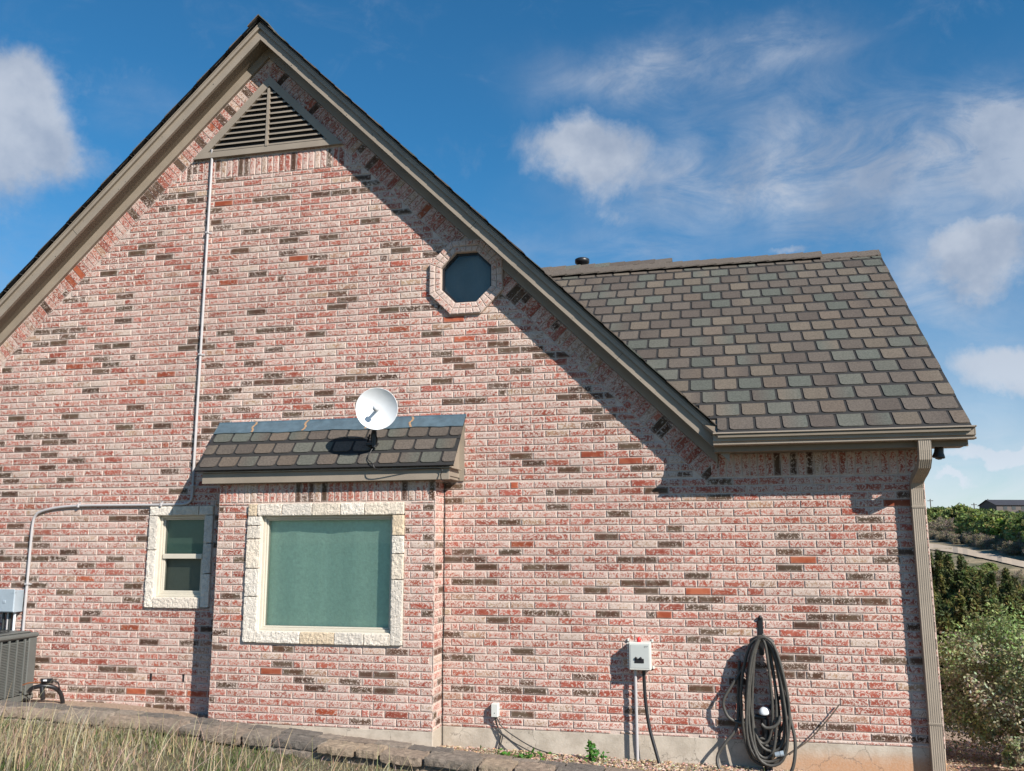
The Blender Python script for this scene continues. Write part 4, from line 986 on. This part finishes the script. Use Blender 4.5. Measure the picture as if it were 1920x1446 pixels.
for i in range(420):
    x = -7.2+4.6*rg.random()**1.5; y = rg.uniform(-2.7, -1.25)+edy(x)
    c = tuple(v*rg.uniform(.95, 1.3) for v in rg.choice(DRY[:3]))
    blade(gr, x, y, gz(x, y)-.01, rg.uniform(.28, .52), rg.uniform(.0024, .004), rg.uniform(.2, 1.1), rg.uniform(0, 6.28), c, 5)
for i in range(900):                            # sparse green blades in the bed
    if i < 520: x, y = -1.62+rg.gauss(0, .16), -.27+rg.gauss(0, .06)
    else: x, y = rg.uniform(-1.1, .75), rg.uniform(-.5, -.05)
    if N.noise(Vector((x*6, y*6, 2))) < -.05: continue
    blade(gr, x, y, bedz(x, y), rg.uniform(.02, .06), rg.uniform(.002, .0035), rg.uniform(.2, 1.), rg.uniform(0, 6.28), tuple(v*rg.uniform(.8, 1.3) for v in rg.choice(GRN)), 2)
for i in range(1500):
    x, y = rg.uniform(1.55, 3.2), rg.uniform(-.7, .5)
    blade(gr, x, y, gz(x, y)-.005, rg.uniform(.015, .05), rg.uniform(.002, .0035), rg.uniform(.5, 1.4), rg.uniform(0, 6.28), tuple(v*rg.uniform(.8, 1.2) for v in rg.choice(DRY[:4]+[(.32, .17, .07)])), 2)
tag(gr.build('grass', M['blade']), 'tall dry straw coloured grass mixed with short green grass', None, None, 'stuff')
# leafy weeds
def leafcard(mb, p, n_, w_, l_, c, rg):
    n_ = n_.normalized(); t_ = n_.orthogonal().normalized(); a_ = rg.random()*6.28; t_ = (t_*cos(a_)+n_.cross(t_)*sin(a_)); b_ = n_.cross(t_)
    mb.face([p-t_*l_*.5, p+b_*w_*.5, p+t_*l_*.5+n_*l_*.12, p-b_*w_*.5], c)
def rv(rg): 
    while 1:
        v = Vector((rg.uniform(-1, 1), rg.uniform(-1, 1), rg.uniform(-1, 1)))
        if .05 < v.length < 1: return v
for nm, c0, h_, n_, lab in (('leafy_weed', (-1.085, -.16), .15, 80, 'bright green leafy weed with pointed top against the concrete footing'), ('low_weed', (-1.60, -.24), .055, 60, 'low spreading green weed in the gravel under the thin wires')):
    q = MB()
    for i in range(n_):
        t_ = rg.random()**.8; z = bedz(*c0)+h_*t_; s_ = (.05*(1-t_)+.008) if h_ > .1 else .13
        p = Vector((c0[0]+rg.gauss(0, s_)+(.06*(1-t_)*(h_ > .1)), c0[1]+rg.gauss(0, s_*.5), z))
        b0_ = Vector((c0[0], c0[1], bedz(*c0)-.004)); q.face([b0_, b0_+Vector((.004, 0, 0)), p], (.08, .14, .03))
        leafcard(q, p, rv(rg)+Vector((0, -.6, .6)), .022, .04, tuple(v*rg.uniform(.7, 1.3) for v in (.07, .19, .03)), rg)
    q.tube([(c0[0], c0[1], bedz(*c0)-.01), (c0[0]-.005, c0[1], bedz(*c0)+h_*.9)], .003, 5, (.08, .14, .03))
    thing(q, nm, M['leaf'], lab, 'weed')

# ------------------------------------------------------------------ bushes and trees
def bush(name, c, rad, clumps, per, lw, ll, cols, label, cat, rg, stem=True, group=None, spike=0., topcol=None, twigs=0, flat=.0):
    base = Vector(c); root = empty(name, base, label, cat, group)
    fo = MB(); wd2 = MB()
    cl = []
    for i in range(clumps):
        v = rv(rg); v = v.normalized()*(v.length**.45); v *= .92+.42*N.noise(v.normalized()*2.1+Vector(c))
        if v.z < -.75: v.z = -.75
        p = base+Vector((v.x*rad[0], v.y*rad[1], rad[2]*(1.0+v.z*.95)))
        cl.append((p, v))
    for p, v in cl:
        r0 = rg.uniform(.10, .20)*min(rad)*1.35; cc = rg.choice(cols)
        if topcol and v.z+rg.uniform(-.35, .35) > .5: cc = rg.choice(topcol)
        tw_ = rg.uniform(.8, 1.2)
        for j in range(per):
            q = rv(rg); 
            if spike: pos = p+Vector((q.x*r0*.6, q.y*r0*.6, q.z*r0*(1+spike)))
            else: pos = p+q*r0
            nrm = rv(rg)+v*.5+Vector((0, 0, .3))
            leafcard(fo, pos, nrm, lw*rg.uniform(.7, 1.2), ll*rg.uniform(.7, 1.3), tuple(x*tw_*rg.uniform(.8, 1.2) for x in cc), rg)
    fo.build('foliage', M['leaf'], root)
    if stem:
        for i in range(stem if isinstance(stem, int) and stem > 1 else 7):
            p, v = rg.choice(cl); m_ = base+Vector((v.x*rad[0]*.25, v.y*rad[1]*.25, rad[2]*.55))
            wd2.tube(smooth([base+Vector((rg.gauss(0, .03)*rad[0], rg.gauss(0, .03), -.05)), m_, p], 5), [.016*rad[2]*(1-.07*k)*1.2 for k in range(11)], 6)
        for i in range(twigs):
            p, v = rg.choice(cl); s_ = base+Vector((v.x*rad[0]*.5, v.y*rad[1]*.5, rad[2]*(1+.5*v.z)))
            wd2.tube([s_, (s_+p)/2+rv(rg)*.04*rad[0], p+rv(rg)*.1*rad[0]], [.006, .004, .002], 4)
        wd2.build('stems', M['twig'], root)
    return root
rg = random.Random(11)
SAGE = [(.33, .35, .20), (.38, .39, .25), (.28, .32, .15), (.33, .30, .205), (.43, .42, .30)]; FRESH = [(.22, .30, .11), (.26, .32, .13), (.27, .30, .16)]
bush('sage_bush', (2.30, 1.15, gz(2.3, 1.15)), (.62, .60, .60), 330, 95, .019, .032, SAGE, 'large rounded grey green bush beside the house corner, reaching above the gravel', 'bush', rg, 16, topcol=FRESH, twigs=220)
bush('sage_bush', (3.35, 1.75, gz(3.35, 1.75)), (.7, .6, .62), 190, 80, .019, .032, SAGE, 'grey green bush at the right picture edge behind the large rounded one', 'bush', rg, 10, topcol=FRESH, twigs=80)
bush('sage_shrub', (2.22, .38, gz(2.22, .38)), (.23, .22, .17), 60, 48, .022, .032, SAGE, 'small low grey green shrub on the gravel in front of the large bush', 'shrub', rg, 6, twigs=40)
bush('sage_shrub', (2.62, .55, gz(2.62, .55)), (.10, .09, .08), 22, 26, .02, .03, SAGE, 'tiny grey green shrub on the gravel at the right picture edge', 'shrub', rg, 3)
def at(px, d_): a_ = az(px); x, y = a_.x*d_, a_.y*d_-D; return x, y, gz(x, y)
JUN = [(.085, .105, .032), (.12, .125, .04), (.06, .08, .028), (.15, .135, .045)]
def juniper(px, d_, ytop, wpx, lab):
    x, y, z = at(px, d_); top = -(ytop-1014.5)/F*d_*1.0; h_ = max(.8, top-z); r_ = wpx/F*d_*.5
    root = empty('juniper_tree', (x, y, z), lab, 'tree', 'junipers below the road'); fo = MB()
    r_ *= 2.3; lobes = [(rg.uniform(-.6, .6)*r_, rg.uniform(-.5, .5)*r_, rg.uniform(.70, .90)) for _ in range(5)]+[(0, 0, 1.)]
    for i in range(250):
        lx, ly, lh = rg.choice(lobes)
        t_ = rg.random()**.75; rr = r_*(.62 if lh < 1 else .42)*(1-t_**2.4)*math.sqrt(rg.random()); a_ = rg.random()*6.28
        p = Vector((x+lx+cos(a_)*rr, y+ly+sin(a_)*rr, z+h_*lh*(.04+.92*t_))); cc = rg.choice(JUN); k = rg.uniform(.6, 1.4)
        for j in range(36):
            q = rv(rg); pos = p+Vector((q.x*.10, q.y*.10, q.z*.19))*r_
            leafcard(fo, pos, rv(rg)+Vector((0, 0, .2)), .05, .13, tuple(v*k*rg.uniform(.8, 1.25) for v in cc), rg)
    fo.build('crown', M['leaf'], root)
    tk = MB(); tk.tube([(x, y, z-.2), (x, y, z+h_*.35), (x, y, z+h_*.6)], [.08, .05, .015], 7); tk.build('trunk', M['wood'], root)
for px, d_, yt, wp_, lab in ((1757, 20, 1022, 34, 'dark juniper tree nearest the downspout, top just under the road'), (1775, 23, 1030, 40, 'dark juniper tree second from the downspout with a pointed top'), (1798, 21, 1035, 48, 'dark juniper tree with the slim spike rising in front of the road'),
      (1826, 24, 1050, 54, 'broad dark juniper tree in the middle of the group below the road'), (1852, 22, 1064, 44, 'dark juniper tree right of the middle of the group below the road'), (1880, 23, 1053, 38, 'dark juniper tree rising before the right end of the road'), (1740, 24, 1030, 40, 'dark juniper tree mostly hidden behind the house corner'),
      (1768, 34, 1036, 40, 'dark juniper tree in the back row just below the road, left end'), (1806, 36, 1044, 44, 'dark juniper tree in the back row below the road, left of the middle'), (1842, 34, 1058, 46, 'dark juniper tree in the back row below the road, right of the middle'), (1896, 33, 1066, 50, 'dark juniper tree in the back row below the road, right end'),
      (1920, 19, 1070, 50, 'dark juniper tree at the right picture edge below the road'), (1790, 15.5, 1095, 50, 'dark low juniper tree behind the large rounded bush'), (1842, 16, 1090, 56, 'dark low juniper tree between the rounded bush and the tan shrub')):
    juniper(px, d_, yt, wp_, lab)
x, y, z = at(1905, 14.5); bush('tan_shrub', (x, y, z), (.62, .5, .55), 130, 50, .018, .085, [(.17, .135, .08), (.14, .12, .06), (.11, .11, .045), (.20, .155, .10)], 'loose tan and olive shrub right of the junipers', 'shrub', rg, 8, twigs=120, spike=.6)
x, y, z = at(1858, 13.0); bush('tan_shrub', (x, y, z), (.30, .3, .42), 60, 40, .016, .075, [(.14, .12, .07), (.11, .10, .05), (.17, .135, .09)], 'small brownish shrub just above the large rounded bush', 'shrub', rg, 6, twigs=60, spike=.6)
# hillside trees: three kinds, each copied
def htree(name, cols, label, grp, n_=110, per=26, wood='twig', leafs=(.14, .24), shape=(1, 1, .8)):
    root = empty(name, (0, 0, 0), label, 'tree', grp); fo = MB(); tk = MB()
    for i in range(n_):
        v = rv(rg); v = v.normalized()*v.length**.5; p = Vector((v.x*shape[0], v.y*shape[1], .95+v.z*shape[2])); cc = rg.choice(cols); k = rg.uniform(.75, 1.25)
        for j in range(per): leafcard(fo, p+rv(rg)*.24, rv(rg)+v*.5+Vector((0, 0, .3)), leafs[0], leafs[1], tuple(x*k*rg.uniform(.8, 1.2) for x in cc), rg)
    fo.build('crown', M['leaf'], root)
    tk.tube([(0, 0, -.5), (.03, .02, .5), (0, .05, 1.2)], [.09, .07, .03], 6)
    for i in range(7): v = rv(rg); tk.tube([(0, 0, .35), (v.x*.4, v.y*.4, .7), (v.x*.8, v.y*.8, 1.0+v.z*.5)], [.05, .03, .01], 5)
    tk.build('trunk', M[wood], root)
    return root
protos = [htree('green_tree', [(.27, .35, .05), (.30, .37, .06), (.23, .32, .05)], 'bright yellow green tree on the far hillside', 'bright green trees on the hill'),
          htree('dark_tree', [(.085, .12, .035), (.105, .14, .042), (.07, .10, .032)], 'dark green rounded tree on the far hillside', 'dark green trees on the hill'),
          htree('bare_shrub', [(.30, .245, .19), (.26, .21, .155), (.27, .25, .13)], 'grey brown leafless shrub on the far hillside', 'grey brown shrubs on the hill', 70, 20, leafs=(.05, .26)),
          htree('olive_tree', [(.21, .25, .075), (.24, .26, .09), (.18, .22, .07)], 'olive green scrub tree on the far hillside', 'olive trees on the hill')]
spots = []
hr = random.Random(3)
roady = lambda px: lerp(px, [1560, 1745, 1800, 1860, 1915, 2100], [1010, 1024, 1031, 1042, 1053, 1080])
while len(spots) < 285:
    px = hr.uniform(1700, 1990); d_ = 48*(150/48)**hr.random()
    yp = 1014-gz(*at(px, d_)[:2])/d_*F
    if yp > roady(px)-10: continue
    near_road = yp > roady(px)-22
    if px > 1845 and d_ > 88: continue
    n_ = N.noise(Vector((px*.02, yp*.05, 1)))
    if d_ > 128: k = 1 if hr.random() < .6 else 0
    elif yp < 990: k = 0 if n_ > -.1 and hr.random() < .8 else (1 if hr.random() < .4 else 3)
    elif px < 1830: k = 2 if hr.random() < .8 else 3
    else: k = 3 if hr.random() < .55 else (0 if n_ > 0 else 2)
    if near_road: k = 2
    spots.append((px, d_, k, hr.uniform(.75, 1.3)*(.7 if k == 2 else 1)*(.6 if near_road else 1)))
for i in range(46): spots.append((hr.uniform(1790, 1995), hr.uniform(34, 49), hr.choice((2, 3)), hr.uniform(.22, .42)))
spots += [(1768, 150, 1, 1.35), (1790, 150, 0, 1.1), (1838, 148, 1, 1.3), (1822, 148, 1, 1.0), (1750, 152, 1, 1.0), (1862, 84, 3, 1.2), (1884, 88, 0, 1.0), (1902, 84, 0, 1.2), (1918, 82, 3, 1.1), (1935, 80, 0, 1.3), (1955, 82, 3, 1.3)]
seen = set()
for px, d_, k, s_ in spots:
    loc = at(px, d_); loc = (loc[0], loc[1], loc[2]-.1)
    if k not in seen:
        seen.add(k); o = protos[k]; o.location = Vector(loc)*S; o.scale = (s_,)*3; continue
    copy_tree(protos[k], loc, hr.uniform(0, 6.28), (s_*hr.uniform(.9, 1.3), s_*hr.uniform(.9, 1.3), s_*hr.uniform(.8, 1.1)))
# far houses
def far_house(px, d_, ybase, ytop, wpx, label, wallc, hip=False, turn=0.):
    a_ = az(px); x, y = a_.x*d_, a_.y*d_-D; zb = -(ybase-1014.5)/F*d_; h_ = (ybase-ytop)/F*d_; w_ = wpx/F*d_
    root = empty('distant_house', (x, y, zb), label, 'house'); hw, hd = w_/2, w_*.33; wh = h_*(.52 if not hip else .6)
    rot = Matrix.Rotation(turn, 3, 'Z'); P = lambda u_, v_, z: Vector((x, y, zb))+rot @ Vector((u_, v_, z))
    q = MB()
    for c_ in ([(-hw, -hd), (hw, -hd)], [(hw, -hd), (hw, hd)], [(hw, hd), (-hw, hd)], [(-hw, hd), (-hw, -hd)]): q.face([P(*c_[0], -3), P(*c_[1], -3), P(*c_[1], wh), P(*c_[0], wh)], wallc)
    if not hip: q.face([P(hw, -hd, wh), P(hw, hd, wh), P(hw, 0, h_*.97)], wallc); q.face([P(-hw, -hd, wh), P(-hw, hd, wh), P(-hw, 0, h_*.97)], wallc)
    q.build('wall', M['housewall'], root)
    q = MB(); o_ = .08*w_*.5; rx = hw+o_ if not hip else hw*.35
    for s_ in (-1, 1): q.face([P(-hw-o_, s_*(hd+o_), wh-.05), P(hw+o_, s_*(hd+o_), wh-.05), P(rx, 0, h_), P(-rx, 0, h_)])
    if hip:
        for s_ in (-1, 1): q.face([P(s_*(hw+o_), -hd-o_, wh-.05), P(s_*(hw+o_), hd+o_, wh-.05), P(s_*rx, 0, h_)])
    q.build('roof', M['darkroof'], root)
    for u_ in (-.55, -.1, .4):
        q = MB(); q.face([P(hw*u_-w_*.05, -hd-.03, wh*.25), P(hw*u_+w_*.05, -hd-.03, wh*.25), P(hw*u_+w_*.05, -hd-.03, wh*.8), P(hw*u_-w_*.05, -hd-.03, wh*.8)]); q.build('window', M['interior'], root)
    return root
far_house(1893, 160, 967, 948, 66, 'dark roofed house with a tan gable end on top of the hill', (.10, .085, .08), turn=.35)
far_house(1872, 118, 1000, 971, 46, 'hip roofed house with pale walls half hidden by trees below the hilltop', (.42, .34, .27), True, turn=.5)
far_house(1930, 112, 1008, 966, 70, 'grey brown brick house with dark roof cut by the right picture edge', (.16, .135, .12), True, turn=.2)
for px, d_, yb, yt, lab in ((1750, 165, 962, 944, 'utility pole on the ridge nearest the downspout'), (1832, 170, 965, 952, 'utility pole on the ridge between the trees and the hilltop house'), (1859, 165, 960, 946, 'utility pole just left of the hilltop house')):
    a_ = az(px); x, y = a_.x*d_, a_.y*d_-D; z1 = -(yt-1014.5)/F*d_; z0_ = gz(x, y)-.5
    q = MB(); q.tube([(x, y, z0_), (x, y, z1)], [.10, .07], 6); q.box(x-.45, x+.45, y-.04, y+.04, z1-.35, z1-.25); thing(q, 'utility_pole', M['creosote'], lab, 'pole', 'utility poles on the ridge')
